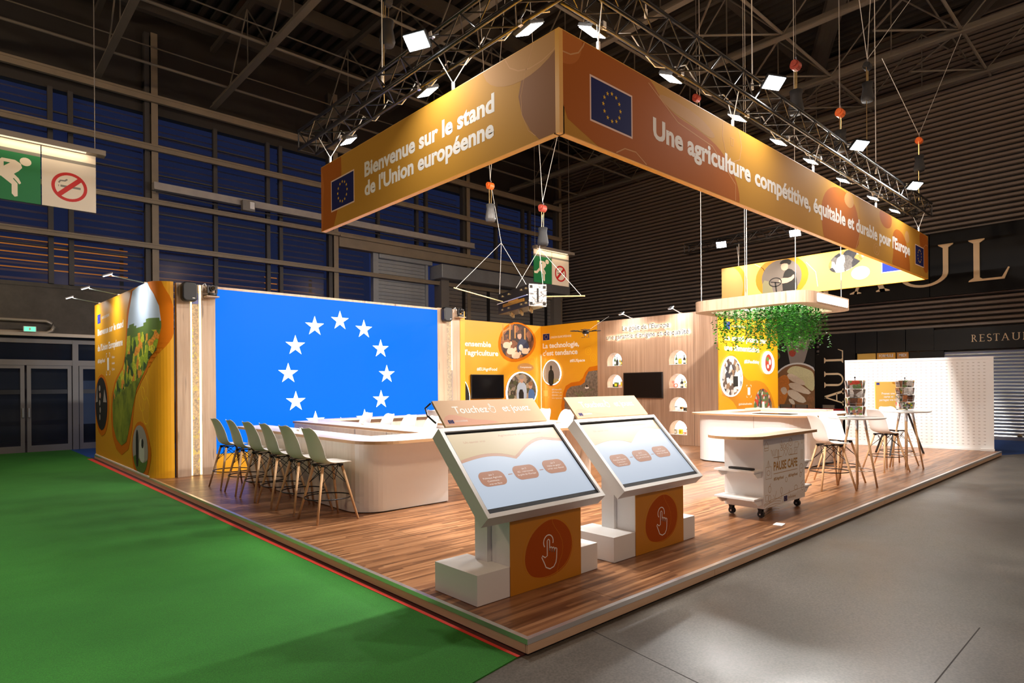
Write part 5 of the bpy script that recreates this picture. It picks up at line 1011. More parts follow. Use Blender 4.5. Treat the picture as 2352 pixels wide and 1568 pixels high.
    eu_flag(hd, fh, 0.05, 0.028, 0.105, 0.064, 0.002, False, blue='eu_blue'); mb = MB(); text(mb, fh, 'UNION EUROPÉENNE', 0.118, 0.040, 0.016, 0.13, 0, 0.003); obj('lettering', mb, 'letter', hd)
    obj('header_bracket', MB().box(X(0.45), 1.175, 1.10, X(0.50), 1.20, 1.29).box(X(1.1), 1.175, 1.10, X(1.15), 1.20, 1.29), 'white', t)
    if not dim: obj('cable_loop', MB().path([(X(0.24), 1.30, 1.30), (X(0.2), 1.36, 1.36), (X(0.22), 1.42, 1.42), (X(0.26), 1.40, 1.46)], 0.008), 'plastic_black', t)
    return t
kiosk(0.0, 'touch screen kiosk closest to the platform corner with rust hill graphic', False)
kiosk(1.585, 'touch screen kiosk farther back, beside the coffee trolley', True)

# ------------------------------------------------------------------ coffee trolley
tr_ = thing('coffee_trolley', 'white coffee trolley with oak top and side shelves on castors', 'trolley', (5.0, 0.8, 0))
obj('body', MB().box(4.42, 0.55, 0.115, 5.60, 1.045, 0.955), 'white', tr_, bevel=0.002)
obj('top', MB().pz(rrect(3.98, 0.46, 5.78, 1.14, 0.30, 10, (1, 0, 0, 1)), 0.957, 0.99), ['top_oak', 'wood_edge'], tr_)
for p in tr_.children[-1].data.polygons:
    if abs(p.normal.z) < 0.5: p.material_index = 1
for side in (-1, 1):
    for z in (0.56, 0.235):
        xa = 4.42 if side < 0 else 5.60; xb = xa+side*0.23
        sf = obj('shelf', MB().box(min(xa, xb), 0.555, z, max(xa, xb), 1.06, z+0.02), 'white', tr_)
        for y in (0.575, 1.02): obj('bracket', MB().ext([(xa, y, z), (xb-side*0.02, y, z), (xa+side*0.10, y, z-0.075), (xa, y, z-0.075)], (0, 0.02, 0)), 'white', sf)
ft = Fr((4.42, 0.55, 0), (1, 0, 0), (0, 0, 1))
letters(tr_, ft, 'PAUSE CAFE', 0.27, 0.545, 0.105, 0.68, 0.03, 0.003, 'print_brown'); mb = MB(); text(mb, ft, '#EUAgriFood', 0.27, 0.425, 0.035, 0.27, 0.03, 0.003); text(mb, ft, '#EUAgriFood', 0.68, 0.425, 0.035, 0.27, 0.03, 0.003)
mb.line(ft, [(0.27, 0.70), (0.50, 0.70)], 0.007, 0, 0.003); mb.line(ft, [(0.70, 0.70), (0.95, 0.70)], 0.007, 0, 0.003); mb.line(ft, [(0.27, 0.505), (0.95, 0.505)], 0.007, 0, 0.003)
obj('lettering', mb, 'print_brown', tr_)
ic = MB(); W = 0.0055
def ln(p, c=False): ic.line(ft, p, W, 0, 0.002, closed=c)
ln([(0.03, .80), (.03, .86), (.08, .91), (.13, .86), (.13, .80)], True); ln([(.03, .83), (.13, .83)]); ln([(.20, .80), (.24, .72), (.28, .80), (.32, .72), (.36, .80)]); ln([(.22, .80), (.28, .72), (.34, .80)])
ln([(.49, .80), (.49, .90)]); ln([(.45, .86), (.49, .82), (.53, .86)]); ln(ell(.49, .79, .03, .02, 10), True); ln(ell(.75, .86, .05, .05, 14), True); ln([(.72, .88), (.75, .84), (.79, .9)]); ln([(.88, .78), (.88, .85), (.98, .85), (.98, .78)], True); ln([(.98, .83), (1.01, .82), (.98, .80)])
ln(ell(1.10, .88, .03, .06, 10), True); ln([(1.07, .62), (1.07, .74), (1.11, .74), (1.11, .62)], True)
for cx in (.57, .66): ln(ell(cx, .82, .028, .03, 10), True); ln([(cx-.05, .79), (cx, .76), (cx+.05, .79)]); ln([(cx-.04, .70), (cx, .76), (cx+.04, .70)]); ln([(cx-.05, .79), (cx-.04, .84)])
ln(ell(.40, .73, .02, .06, 10), True); ln([(.40, .65), (.40, .79)]); ln([(.09, .60), (.13, .68), (.17, .60)]); ln([(.13, .68), (.13, .58)]); ln(ell(.76, .74, .03, .04, 10), True); ln([(.86, .70), (.86, .78), (.94, .78), (.94, .70)], True); ln([(.88, .72), (.92, .76)])
ln([(.06, .46), (.06, .60), (.21, .60), (.21, .46)], True); ln(ell(.13, .53, .04, .03, 10), True); ln(ell(1.07, .50, .055, .06, 16), True); ln([(1.04, .50), (1.10, .50)]); ln(ell(.62, .40, .03, .03, 10), True); ln(ell(.16, .33, .035, .04, 10), True); ln([(.16, .36), (.19, .40)])
ln([(.05, .20), (.05, .27), (.12, .27), (.12, .20)], True); ln(ell(.16, .22, .03, .04, 10), True); ln([(.26, .25), (.30, .20), (.34, .29)]); ln(ell(.48, .28, .025, .04, 10), True); ln([(.48, .24), (.48, .18)]); ln([(.66, .18), (.70, .26), (.74, .18)], True); ln(ell(.90, .27, .05, .03, 12), True); ln(ell(1.04, .42, .025, .03, 10), True); ln([(1.05, .30), (1.12, .34)]); ln(ell(1.10, .25, .03, .04, 10), True)
obj('icon_print', ic, 'print_brown', tr_)
fi = MB()
fi.line(ft, [(0.0, 0.155)]+[(0.05*i, 0.155+0.05*math.sin(i/23*math.pi*0.8)+0.0006*i*i*0.2) for i in range(1, 24)]+[(1.18, 0.25)], 0.005, 0, 0.002)
for k in range(7): fi.line(ft, [(0.01+0.46*i/10*(1-0.03*k), -0.0+0.118+0.022*(6-k)*0.3-0.02*k+0.12-0.02*k*0.2+0.035*math.sin(math.pi*i/12)-0.11) for i in range(11)], 0.004, 0, 0.002)
for k in range(15): fi.line(ft, [(min(1.17, 0.50+0.045*k+0.02*i), 0.13+0.018*i+0.0) for i in range(6) if 0.13+0.018*i < 0.19+0.004*k], 0.0035, 0, 0.002)
obj('field_print', fi, 'print_brown', tr_)
eu_flag(tr_, ft, 0.55, 0.135, 0.64, 0.20, 0.004, False, blue='eu_blue'); mb = MB(); text(mb, ft, 'UNION EUROPÉENNE', 0.66, 0.155, 0.022, 0.23, 0, 0.004); obj('lettering', mb, 'print_brown', tr_)
for x in (4.48, 5.50):
    for y in (0.61, 0.98):
        cw = obj('castor', MB().tube((x-0.02, y, 0.040), (x+0.02, y, 0.040), 0.040, 14), 'rubber', tr_); obj('castor_fork', MB().box(x-0.03, y-0.018, 0.03, x-0.022, y+0.025, 0.10).box(x+0.022, y-0.018, 0.03, x+0.03, y+0.025, 0.10).box(x-0.03, y-0.025, 0.095, x+0.03, y+0.03, 0.115), 'metal_black', cw); obj('axle', MB().tube((x-0.034, y, 0.04), (x+0.034, y, 0.04), 0.01, 8), 'steel', cw)
bn = thing('black_pouch', 'slim black pouch lying on the upper trolley shelf', 'pouch', (4.3, 0.8, 0.58)); mb = MB().pz(rrect(4.26, 0.60, 4.33, 0.92, 0.03), 0.581, 0.605); obj('body', mb, 'plastic_black', bn, bevel=0.008); obj('zip', MB().box(4.292, 0.62, 0.605, 4.298, 0.90, 0.607), 'rubber', bn)
obj('paper_card', MB().pz([(4.20, 0.24), (4.34, 0.26), (4.33, 0.36), (4.19, 0.34)], 0.001, 0.006), 'paper', label='small white card dropped on the floor before the trolley', cat='card')

# ------------------------------------------------------------------ round high tables with card racks
def high_table(x, y, label):
    t = thing('high_table', label, 'table', (x, y, 0), 'round high tables')
    obj('table_top', MB().lathe([(0.0, 1.045), (0.36, 1.045), (0.395, 1.056), (0.40, 1.066), (0.395, 1.07), (0.0, 1.07)], (x, y, 0), 40), 'white', t)
    for a in (25, 115, 205, 295):
        r0 = math.radians(a-8); ft_ = V3((x+0.265*math.cos(r0), y+0.265*math.sin(r0), 0.0)); tp2 = V3((x+0.10*math.cos(r0), y+0.10*math.sin(r0), 1.045)); mid = ft_.lerp(tp2, 0.84)
        lg = obj('leg', MB().tube(ft_, mid, 0.014, 10, 0.018), 'beech', t, sm=True); obj('leg_sleeve', MB().tube(mid, tp2, 0.0205, 10), 'alu', lg, sm=True)
    obj('foot_ring', MB().torus((x, y, 0.26), 0.226, 0.006, 32, 6), 'alu', t)
    obj('mount_plate', MB().lathe([(0.0, 1.03), (0.15, 1.03), (0.15, 1.045), (0.0, 1.045)], (x, y, 0), 20), 'alu', t)
high_table(7.68, 0.60, 'round white high table nearer the trolley, with wooden legs'); high_table(10.5, 0.68, 'round white high table near the slotted board, with wooden legs')
def rack(x, y, a0, label):
    t = thing('card_rack', label, 'card rack', (x, y, 1.07), 'wire postcard racks'); z = 1.07
    obj('foot', MB().lathe([(0.0, 0.0), (0.13, 0.0), (0.13, 0.006), (0.02, 0.012), (0.0, 0.012)], (x, y, z), 24), 'steel', t); obj('pole', MB().tube((x, y, z), (x, y, z+0.60), 0.006, 8), 'steel', t); obj('finial', MB().lathe([(0.0, 0.60), (0.012, 0.605), (0.014, 0.615), (0.0, 0.63)], (x, y, z), 10), 'plastic_black', t)
    pals = ['leafcard', 'barn', 'kitchen', 'market']
    for s in range(4):
        a = math.radians(a0+90*s); n_ = V3((math.cos(a), math.sin(a), 0)); tg = V3((-math.sin(a), math.cos(a), 0))
        for k in range(4):
            c = V3((x, y, z+0.10+0.135*k))+n_*0.115; up = (V3((0, 0, 1))+n_*0.18).normalized(); ou = tg.cross(up)
            if ou.dot(n_) < 0: ou = -ou
            cd = obj('card', MB().obox(c+ou*0.002, tg*0.082, up*0.060, ou*0.006), pals[(k+s) % 4], t)
            wr_ = MB()
            for q in (-1, 0, 1): wr_.path([c+tg*0.088*q-up*0.066+ou*0.012, c+tg*0.088*q+up*0.05*(0 if q == 0 else 1)+ou*0.014], 0.0022, 4)
            wr_.path([c-tg*0.09-up*0.066+ou*0.012, c+tg*0.09-up*0.066+ou*0.012], 0.0022, 4); wr_.path([c-tg*0.09-up*0.02+ou*0.014, c+tg*0.09-up*0.02+ou*0.014], 0.0022, 4); wr_.path([c-tg*0.09+up*0.066-ou*0.01, c+tg*0.09+up*0.066-ou*0.01], 0.0022, 4)
            wr_.path([c-up*0.066, V3((x, y, c.z-0.06))], 0.0022, 4)
            obj('wire_holder', wr_, 'steel', cd)
rack(7.70, 0.63, 205, 'wire rack of colourful postcards on the nearer high table'); rack(10.52, 0.70, 215, 'wire rack of colourful postcards on the farther high table')
obj('leaflet', MB().pz([(7.36, 0.62), (7.52, 0.70), (7.46, 0.80), (7.30, 0.72)], 1.0705, 1.073), 'grass_print', label='green leaflet lying under the nearer postcard rack', cat='leaflet')
# easel with yellow notice
es = thing('easel', 'black tripod easel holding a yellow notice by the slotted board', 'easel', (12.9, 1.45, 0))
ap = V3((12.85, 1.42, 1.42))
for q in ((12.45, 1.50, 0), (13.45, 1.12, 0), (13.0, 1.95, 0)): obj('leg', MB().tube(q, ap, 0.022, 8), 'plastic_black', es)
obj('crossbar', MB().tube((12.5, 1.44, 0.95), (13.1, 1.22, 0.95), 0.016, 8), 'plastic_black', es)
nf = Fr((12.28, 1.72, 1.0), (0.80, -0.42, 0), (0.02, 0.02, 1)); nb = obj('notice_board', MB().sh(nf, [(0, 0), (0.82, 0), (0.82, 0.62), (0, 0.62)], -0.02, 0), 'yellow_pale', es)
obj('print_blob', MB().sh(nf, smooth([(0.42, 0.615), (0.5, 0.56), (0.66, 0.57), (0.81, 0.54), (0.815, 0.615)], 1), 0, 0.002), 'orange', nb); eu_flag(nb, nf, 0.03, 0.55, 0.11, 0.60, 0.002, False, blue='eu_blue2')
mb = MB(); text(mb, nf, 'Prenez une', 0.16, 0.34, 0.045, 0.36, 0.03, 0.003); text(mb, nf, 'carte et', 0.22, 0.27, 0.045, 0.26, 0.03, 0.003); text(mb, nf, 'partagez vos idées', 0.10, 0.20, 0.045, 0.56, 0.03, 0.003); obj('lettering', mb, 'letter', nb)

# ------------------------------------------------------------------ goods in the lit niches
XG = XB+0.13
def bottle(y, z, h, r, m, lm, label):
    t = thing('bottle', label, 'bottle', (XG, y, z)); obj('glass', MB().lathe([(0, 0), (r, 0), (r, h*0.55), (r*0.8, h*0.64), (r*0.35, h*0.74), (r*0.32, h*0.97), (0, h*0.97)], (XG, y, z), 12), m, t, sm=True)
    obj('label', MB().lathe([(r*1.03, h*0.14), (r*1.03, h*0.42)], (XG, y, z), 12), lm, t); obj('cap', MB().lathe([(0, h*0.93), (r*0.42, h*0.93), (r*0.42, h), (0, h)], (XG, y, z), 10), 'plastic_black', t)
def jar(y, z, h, r, m, lid, label):
    t = thing('jar', label, 'jar', (XG, y, z)); obj('glass', MB().lathe([(0, 0), (r, 0.004), (r*1.02, h*0.4), (r*0.95, h*0.8), (r*0.8, h*0.84), (0, h*0.84)], (XG, y, z), 14), m, t, sm=True); obj('lid', MB().lathe([(0, h*0.84), (r*0.88, h*0.84), (r*0.88, h), (0, h)], (XG, y, z), 14), lid, t)
def pack(y, z, w, h, m, lm, label):
    t = thing('food_box', label, 'box', (XG, y, z)); obj('carton', MB().box(XG-0.04, y-w/2, z, XG+0.04, y+w/2, z+h), m, t, bevel=0.004); obj('label', MB().box(XG-0.0415, y-w*0.35, z+h*0.2, XG-0.04, y+w*0.35, z+h*0.75), lm, t)
n1, n2, n3, n4, n5, n6 = [z0+0.0125 for _, z0 in NICHE]
bottle(8.39, n1, 0.29, 0.030, 'bottle_green', 'label_white', 'green bottle with pale label in upper niche left of television'); bottle(8.31, n1, 0.25, 0.036, 'bottle_dark', 'photo_dark', 'dark bottle second in upper niche left of television'); bottle(8.21, n1, 0.23, 0.026, 'oil', 'label_white', 'slim golden bottle in upper niche left of television'); bottle(8.135, n1, 0.24, 0.032, 'bottle_green', 'label_yellow', 'green bottle with yellow label in upper niche left of television')
jar(8.44, n2, 0.10, 0.035, 'bottle_dark', 'tin', 'dark jar in lower niche left of television'); pack(8.34, n2, 0.12, 0.14, 'bottle_green', 'label_yellow', 'green box with yellow label in niche left of television'); jar(8.23, n2, 0.08, 0.04, 'ham', 'cheese', 'low reddish jar in niche left of television'); pack(8.125, n2, 0.10, 0.17, 'cheese', 'label_yellow', 'pale tall pack at the end of niche left of television')
bottle(6.34, n3, 0.26, 0.030, 'bottle_green', 'label_white', 'dark green bottle in topmost niche right of television'); jar(6.23, n3, 0.15, 0.048, 'amber', 'amber', 'amber honey jar in topmost niche right of television'); bottle(6.10, n3, 0.24, 0.036, 'bottle_dark', 'label_white', 'stout dark bottle in topmost niche right of television'); bottle(6.02, n3, 0.27, 0.025, 'oil', 'label_yellow', 'slim golden bottle in topmost niche right of television')
def slices(y, z, m, label):
    t = thing('cold_cut', label, 'food', (XG, y, z))
    for k, (dy, dz, r) in enumerate(((0.03, 0.055, 0.055), (-0.02, 0.06, 0.06), (0.045, 0.15, 0.04))): obj('slice', MB().tube((XG+0.03-0.03*k, y+dy, z+dz), (XG+0.05-0.03*k, y+dy, z+dz), r, 16), m, t)
    obj('rind', MB().tube((XG-0.005, y-0.02, z+0.06), (XG-0.002, y-0.02, z+0.06), 0.035, 14), 'white', t)
slices(6.38, n4, 'ham', 'rosy ham slices in second niche right of television'); bottle(6.18, n4, 0.24, 0.042, 'bottle_dark', 'label_white', 'dark bottle with pale label in second niche right of television'); slices(6.04, n4, 'melon', 'pale green melon slices in second niche right of television')
jar(6.36, n5, 0.12, 0.042, 'label_white', 'bottle_dark', 'pale jar with dark lid in third niche right of television'); pack(6.25, n5, 0.11, 0.05, 'label_white', 'pale_blue', 'flat pale box in third niche right of television'); pack(6.19, n5+0.052, 0.08, 0.06, 'amber', 'plastic_black', 'small amber tin stacked in third niche right of television'); pack(6.08, n5, 0.09, 0.10, 'tin', 'photo_dark', 'brown tin in third niche right of television'); jar(6.0, n5, 0.12, 0.03, 'cheese', 'bottle_dark', 'cream jar at the end of third niche')
pack(6.37, n6, 0.06, 0.12, 'tin', 'label_white', 'narrow brown carton in lowest niche right of television'); pack(6.22, n6, 0.10, 0.13, 'label_yellow', 'oil', 'bright yellow box in lowest niche right of television'); pack(6.11, n6, 0.06, 0.06, 'ham', 'label_white', 'small brown pack in lowest niche right of television'); jar(6.03, n6, 0.15, 0.025, 'label_white', 'bottle_dark', 'slim pale jar in lowest niche right of television')
# terrace table and chairs of the restaurant, seen past the counter
rt = thing('terrace_table', 'red topped restaurant table in front of the bowl poster', 'table', (18.3, 5.3, G)); obj('table_top', MB().box(17.9, 4.6, 0.72, 18.7, 6.5, 0.76), 'red_top', rt)
for x in (17.98, 18.62):
    for y in (4.68, 6.42): obj('leg', MB().tube((x, y, G+0.008), (x, y, 0.72), 0.025, 8), 'metal_black', rt)
def rchair(x, y, lb):
    t = thing('wicker_chair', lb, 'chair', (x, y, G), 'wicker terrace chairs'); z = G+0.008
    obj('seat', MB().box(x-0.22, y-0.22, z+0.42, x+0.22, y+0.22, z+0.46), 'wicker', t); obj('backrest', MB().box(x+0.2, y-0.2, z+0.55, x+0.23, y+0.2, z+0.96), 'wicker', t)
    for a in (-1, 1):
        for b in (-1, 1): obj('leg', MB().tube((x+a*0.2, y+b*0.2, z), (x+a*0.2, y+b*0.2, z+0.42 if a < 0 else z+0.95), 0.015, 6), 'metal_black', t)
rchair(19.15, 6.75, 'brown wicker chair under the poster bowl, farthest from pillar'); rchair(19.15, 6.2, 'brown wicker chair under the poster bowl, closer to pillar'); rchair(19.15, 5.3, 'brown wicker chair in front of the black pillar')

# ------------------------------------------------------------------ hanging banners
BX, BY, ZB, ZT = 1.713, 1.272, 4.065, 5.07
BXE, BYE = 14.59, 6.41
def clip(pts, u0, u1, v0=ZB+0.004, v1=ZT-0.004): return [(min(u1, max(u0, u)), min(v1, max(v0, v))) for u, v in pts]
def banner(label, fr, u0, u1, base='ban_gold'):
    t = thing('hanging_banner', label, 'banner', fr((u0+u1)/2, ZB, -0.05), 'hanging banners over the stand')
    obj('fabric', MB().sh(fr, [(u0, ZB), (u1, ZB), (u1, ZT), (u0, ZT)], -0.07, 0.0), base, t)
    e = MB().sh(fr, [(u0, ZB-0.006), (u1, ZB-0.006), (u1, ZB), (u0, ZB)], -0.072, 0.0).sh(fr, [(u0, ZT), (u1, ZT), (u1, ZT+0.006), (u0, ZT+0.006)], -0.072, 0.002); obj('frame_edge', e, 'yellow_wall', t)
    return t
f1 = FX(BX); u0, u1 = -BYE, -BY
b1 = banner('orange banner welcoming visitors, hung over the green carpet edge', f1, u0, u1)
obj('print_shape', MB().sh(f1, clip([(u0, ZB), (-5.99, ZB), (-5.86, 4.3), (-5.76, 4.6), (-5.73, 4.85), (-5.74, ZT), (u0, ZT)], u0, u1), 0, 0.002), 'ban_rust', b1)
obj('print_shape', MB().sh(f1, clip([(u0, ZB), (u0+0.04, ZB), (u0+0.07, 4.5), (u0+0.10, 4.75), (u0+0.06, 4.95), (u0, ZT)], u0, u1), 0.002, 0.003), 'ban_rust2', b1)
obj('print_shape', MB().sh(f1, clip([(-1.27, ZT), (-1.52, ZT), (-1.68, 4.95), (-1.80, 4.78), (-1.85, 4.6), (-1.80, 4.4), (-1.68, 4.2), (-1.55, ZB), (-1.27, ZB)], u0, u1), 0, 0.002), 'ban_brown', b1)
obj('print_shape', MB().sh(f1, clip(ell(-1.80, 5.10, 0.62, 0.35), u0, u1), 0.002, 0.003), 'ban_tan', b1)
mb = MB().line(f1, clip([(-2.05, 5.06), (-1.98, 4.95), (-1.85, 4.87), (-1.68, 4.83), (-1.5, 4.84), (-1.35, 4.88), (-1.275, 4.93)], u0, u1), 0.012, 0.003, 0.004); mb.line(f1, clip([(-1.62, ZT), (-1.75, 4.8), (-1.81, 4.6), (-1.80, 4.4), (-1.70, 4.2), (-1.6, 4.12)], u0, u1), 0.006, 0.003, 0.004); obj('print_line', mb, 'ban_line', b1)
letters(b1, f1, 'Bienvenue sur le stand', -5.04, 4.585, 0.20, 2.81, 0.036, 0.004); letters(b1, f1, 'de l\'Union européenne', -5.04, 4.315, 0.20, 2.80, 0.036, 0.004)
eu_flag(b1, f1, -6.05, 4.315, -5.36, 4.755, 0.005)
f2 = FY(BY); v0_, v1_ = BX, BXE
b2 = banner('long orange banner about fair farming, hung over the concrete aisle', f2, v0_, v1_)
def shp(pts, m, d=0.002, n=1): obj('print_shape', MB().sh(f2, clip(smooth(pts, n), v0_+0.001, v1_-0.001), 0, d), m, b2)
shp([(1.6, 4.0), (1.6, 5.2), (3.1, 5.2), (3.42, 4.92), (3.75, 4.80), (4.25, 4.78), (4.75, 4.70), (5.1, 4.50), (5.32, 4.22), (5.30, 3.95)], 'ban_rust', 0.002, 2)
shp([(3.3, 4.98), (3.6, 4.84), (4.15, 4.80), (4.55, 4.74), (4.72, 4.82), (4.2, 4.98)], 'ban_tan', 0.003, 2)
shp([(8.18, 4.2), (8.12, 4.62), (8.45, 4.96), (9.1, 5.08), (9.75, 4.92), (9.98, 4.5), (9.85, 4.0), (8.3, 3.95)], 'ban_rust', 0.002, 2)
shp([(9.15, 4.86), (9.3, 5.06), (9.6, 5.06), (9.7, 4.88), (9.45, 4.76)], 'ban_tan', 0.003, 2)
shp([(11.1, 5.1), (11.12, 4.86), (11.45, 4.74), (11.85, 4.82), (11.9, 5.1)], 'ban_rust', 0.002, 2)
shp([(11.8, 3.95), (12.0, 4.4), (11.9, 4.72), (12.2, 4.88), (12.7, 4.82), (13.0, 4.5), (13.15, 4.2), (13.1, 3.95)], 'ban_rust', 0.0025, 2)
shp([(12.72, 4.78), (12.86, 4.95), (13.05, 4.92), (13.12, 4.74), (12.92, 4.64)], 'ban_tan', 0.003, 2)
shp([(13.9, 5.1), (13.88, 4.85), (14.05, 4.6), (14.1, 4.3), (14.4, 4.15), (14.65, 4.3), (14.65, 5.1)], 'ban_rust', 0.002, 2)
shp([(1.6, 5.2), (2.05, 5.2), (2.06, 4.98), (1.98, 4.82), (1.8, 4.74), (1.6, 4.76)], 'ban_rust2', 0.003, 2)
mb = MB().line(f2, clip([(1.75, 4.86), (1.88, 4.87), (2.0, 4.93), (2.07, 5.02), (2.09, 5.06)], v0_, v1_), 0.014, 0.003, 0.004)
for pts in ([(4.88, 5.06), (4.86, 4.86), (4.95, 4.66), (5.12, 4.58), (5.32, 4.66), (5.38, 4.86), (5.30, 5.06)], [(3.2, 5.02), (3.8, 4.74), (4.6, 4.66), (5.2, 4.3), (5.2, 4.08)], [(2.6, 4.08), (2.75, 4.16), (2.95, 4.17), (3.15, 4.08)], [(9.95, 5.0), (10.05, 4.5), (9.75, 4.08)], [(14.1, 4.1), (14.0, 4.4), (14.2, 4.75), (14.4, 4.85), (14.57, 4.84)]): obj('print_line', MB().line(f2, clip(pts, v0_, v1_), 0.012, 0.003, 0.004), 'ban_line', b2)
mb.line(f2, [(5.07, 4.90), (5.16, 4.90), (5.14, 4.80), (5.09, 4.80)], 0.012, 0, 0.004, closed=True); mb.line(f2, ell(10.9, 4.24, 0.16, 0.11), 0.01, 0, 0.004, closed=True); mb.line(f2, ell(10.9, 4.24, 0.07, 0.06), 0.01, 0, 0.004, closed=True)
obj('print_line', mb, 'ban_line', b2)
letters(b2, f2, 'Une agriculture', 3.28, 4.425, 0.235, 2.36, 0.036, 0.005); letters(b2, f2, 'compétitive, équitable et durable', 5.76, 4.425, 0.235, 5.2, 0.036, 0.005); letters(b2, f2, 'pour l\'Europe', 11.08, 4.425, 0.235, 2.06, 0.04, 0.005)
eu_flag(b2, f2, 2.19, 4.32, 2.87, 4.755, 0.005); eu_flag(b2, f2, 13.56, 4.30, 14.21, 4.725, 0.005)
obj('corner_post', MB().box(BX-0.004, BY-0.004, ZB-0.01, BX+0.05, BY+0.05, ZT+0.004), 'yellow_wall', b2)
f3 = FX(BXE); b3 = banner('pale yellow banner with tractor driver photo over the far edge', f3, -6.58, -BY-0.07, 'yellow_pale')
def shp3(pts, m, d=0.002, n=1): obj('print_shape', MB().sh(f3, clip(smooth(pts, n), -6.578, -1.35), 0, d), m, b3)
shp3([(-6.7, 4.0), (-5.95, 4.0), (-5.78, 4.3), (-5.78, 4.65), (-5.9, 4.95), (-6.1, 5.15), (-6.7, 5.2)], 'orange', 0.002, 2); shp3([(-6.7, 4.0), (-6.05, 4.0), (-5.9, 4.3), (-5.9, 4.65), (-6.05, 4.95), (-6.3, 5.15), (-6.7, 5.2)], 'ban_tan', 0.003, 2)
cb3 = (-4.78, 4.58); obj('print_band', MB().sh(f3, clip(ell(cb3[0], cb3[1], .74, .60), -6.57, -1.35), 0, 0.003), 'orange', b3)
pc = lambda pts: clip(pts, -6.57, -1.35); Tt = lambda pts, n=1: pc(smooth([(cb3[0]+x, cb3[1]+y) for x, y in pts], n))
mb = MB().sh(f3, pc(ell(cb3[0], cb3[1], .56, .50)), 0, 0.005, 0); mb.sh(f3, Tt([(-.54, -.5), (-.54, .0), (-.3, -.1), (-.2, -.5)]), 0, 0.006, 1)
mb.sh(f3, Tt([(.05, -.5), (.02, -.1), (.1, .18), (.25, .22), (.42, .05), (.45, -.5)]), 0, 0.0065, 2); mb.sh(f3, Tt([(-.10, -.12), (.0, -.02), (.25, -.05), (.36, .06), (.36, -.1), (.1, -.2)]), 0, 0.007, 3); mb.sh(f3, Tt([(.02, .18), (-.02, .34), (.1, .4), (.2, .34), (.18, .18)]), 0, 0.0072, 3); mb.sh(f3, Tt([(-.05, .36), (.0, .46), (.16, .5), (.3, .42), (.24, .3), (.14, .38)]), 0, 0.0076, 2)
mb.sh(f3, Tt([(-.1, -.5), (.0, -.38), (.3, -.4), (.4, -.5)], 0), 0, 0.0078, 2); mb.line(f3, pc(ell(cb3[0]-.17, cb3[1]-.12, .17, .12)), 0.03, 0, 0.008, 4, True); mb.line(f3, pc([(cb3[0]-.3, cb3[1]-.1), (cb3[0]-.04, cb3[1]-.15)]), 0.03, 0, 0.008, 4); mb.line(f3, pc([(cb3[0]-.17, cb3[1]-.12), (cb3[0]-.13, cb3[1]-.48)]), 0.04, 0, 0.008, 4)
obj('photo_print', mb, ['cabin', 'photo_olive', 'photo_dark', 'skin', 'photo_dark'], b3)
mb = MB().sh(f3, pc(smooth([(-3.55, 4.72), (-3.4, 4.95), (-3.1, 5.06), (-2.7, 5.06), (-2.62, 4.85), (-2.85, 4.62), (-3.15, 4.48), (-3.45, 4.52)], 2)), 0, 0.005); obj('photo_print', mb, 'engine', b3)
obj('print_shape', MB().sh(f3, pc(ell(-2.75, 4.42, .22, .17)), 0, 0.002), 'pink_white', b3); eu_flag(b3, f3, -2.25, 4.36, -1.55, 4.85, 0.005, True, blue='eu_blue2', starm='letter')
mb = MB().line(f3, pc([(-5.55, 5.06), (-5.3, 4.9), (-5.15, 4.6)]), 0.015, 0, 0.003); mb.line(f3, pc([(-4.1, 4.9), (-3.85, 4.6), (-3.8, 4.2)]), 0.015, 0, 0.003); obj('print_line', mb, 'pink_white', b3)

# ------------------------------------------------------------------ lighting trusses
def truss(label, a, b, side, z0=5.5, w=0.30, step=0.30):
    a, b, s = V3(a), V3(b), V3(side)*w; t = thing('lighting_truss', label, 'truss', (a+b)/2+V3((0, 0, z0)), 'black lighting trusses'); d = b-a; n = max(2, round(d.length/step)); dn = d/n
    cs = [V3((0, 0, z0)), s+V3((0, 0, z0)), s+V3((0, 0, z0+w)), V3((0, 0, z0+w))]
    for c in cs: obj('chord', MB().tube(a+c, b+c, 0.024, 8), 'truss_black', t, sm=True)
    for i in range(n):
        for k in range(4):
            c0, c1 = cs[k], cs[(k+1) % 4]
            if (i+k) % 2: c0, c1 = c1, c0
            rod('truss_brace', br_t, a+dn*i+c0, a+dn*(i+1)+c1, 0.010, t)
    for e in (a, b): 
        for k in range(4): rod('end_bar', br_t, e+cs[k], e+cs[(k+1) % 4], 0.012, t)
    return t
tl = truss('black box truss above the welcome banner', (1.60, 1.15, 0), (1.60, 6.98, 0), (1, 0, 0))
tr2 = truss('long black box truss above the farming banner', (1.95, 1.15, 0), (14.42, 1.15, 0), (0, 1, 0))
tb = truss('black box truss above the far yellow banner', (14.45, 1.5, 0), (14.45, 7.76, 0), (1, 0, 0), 5.72, 0.27)
# drooping power cables along the trusses
for nm, pts in (('welcome', [V3((1.93, 1.6+0.35*i, 5.52+(0.12 if i % 2 else -0.06))) for i in range(15)]), ('farming', [V3((2.6+0.55*i, 1.44+0.04*(i % 3), 5.55+(0.10 if i % 2 else -0.08))) for i in range(21)])):
    obj('power_cable', MB().path([p.lerp(q, k/3)+V3((0, 0, -0.02*math.sin(math.pi*k/3))) for p, q in zip(pts, pts[1:]) for k in range(3)], 0.008, 5), 'cable', label='pale power cable looping along the truss above the %s banner' % nm, cat='cable')
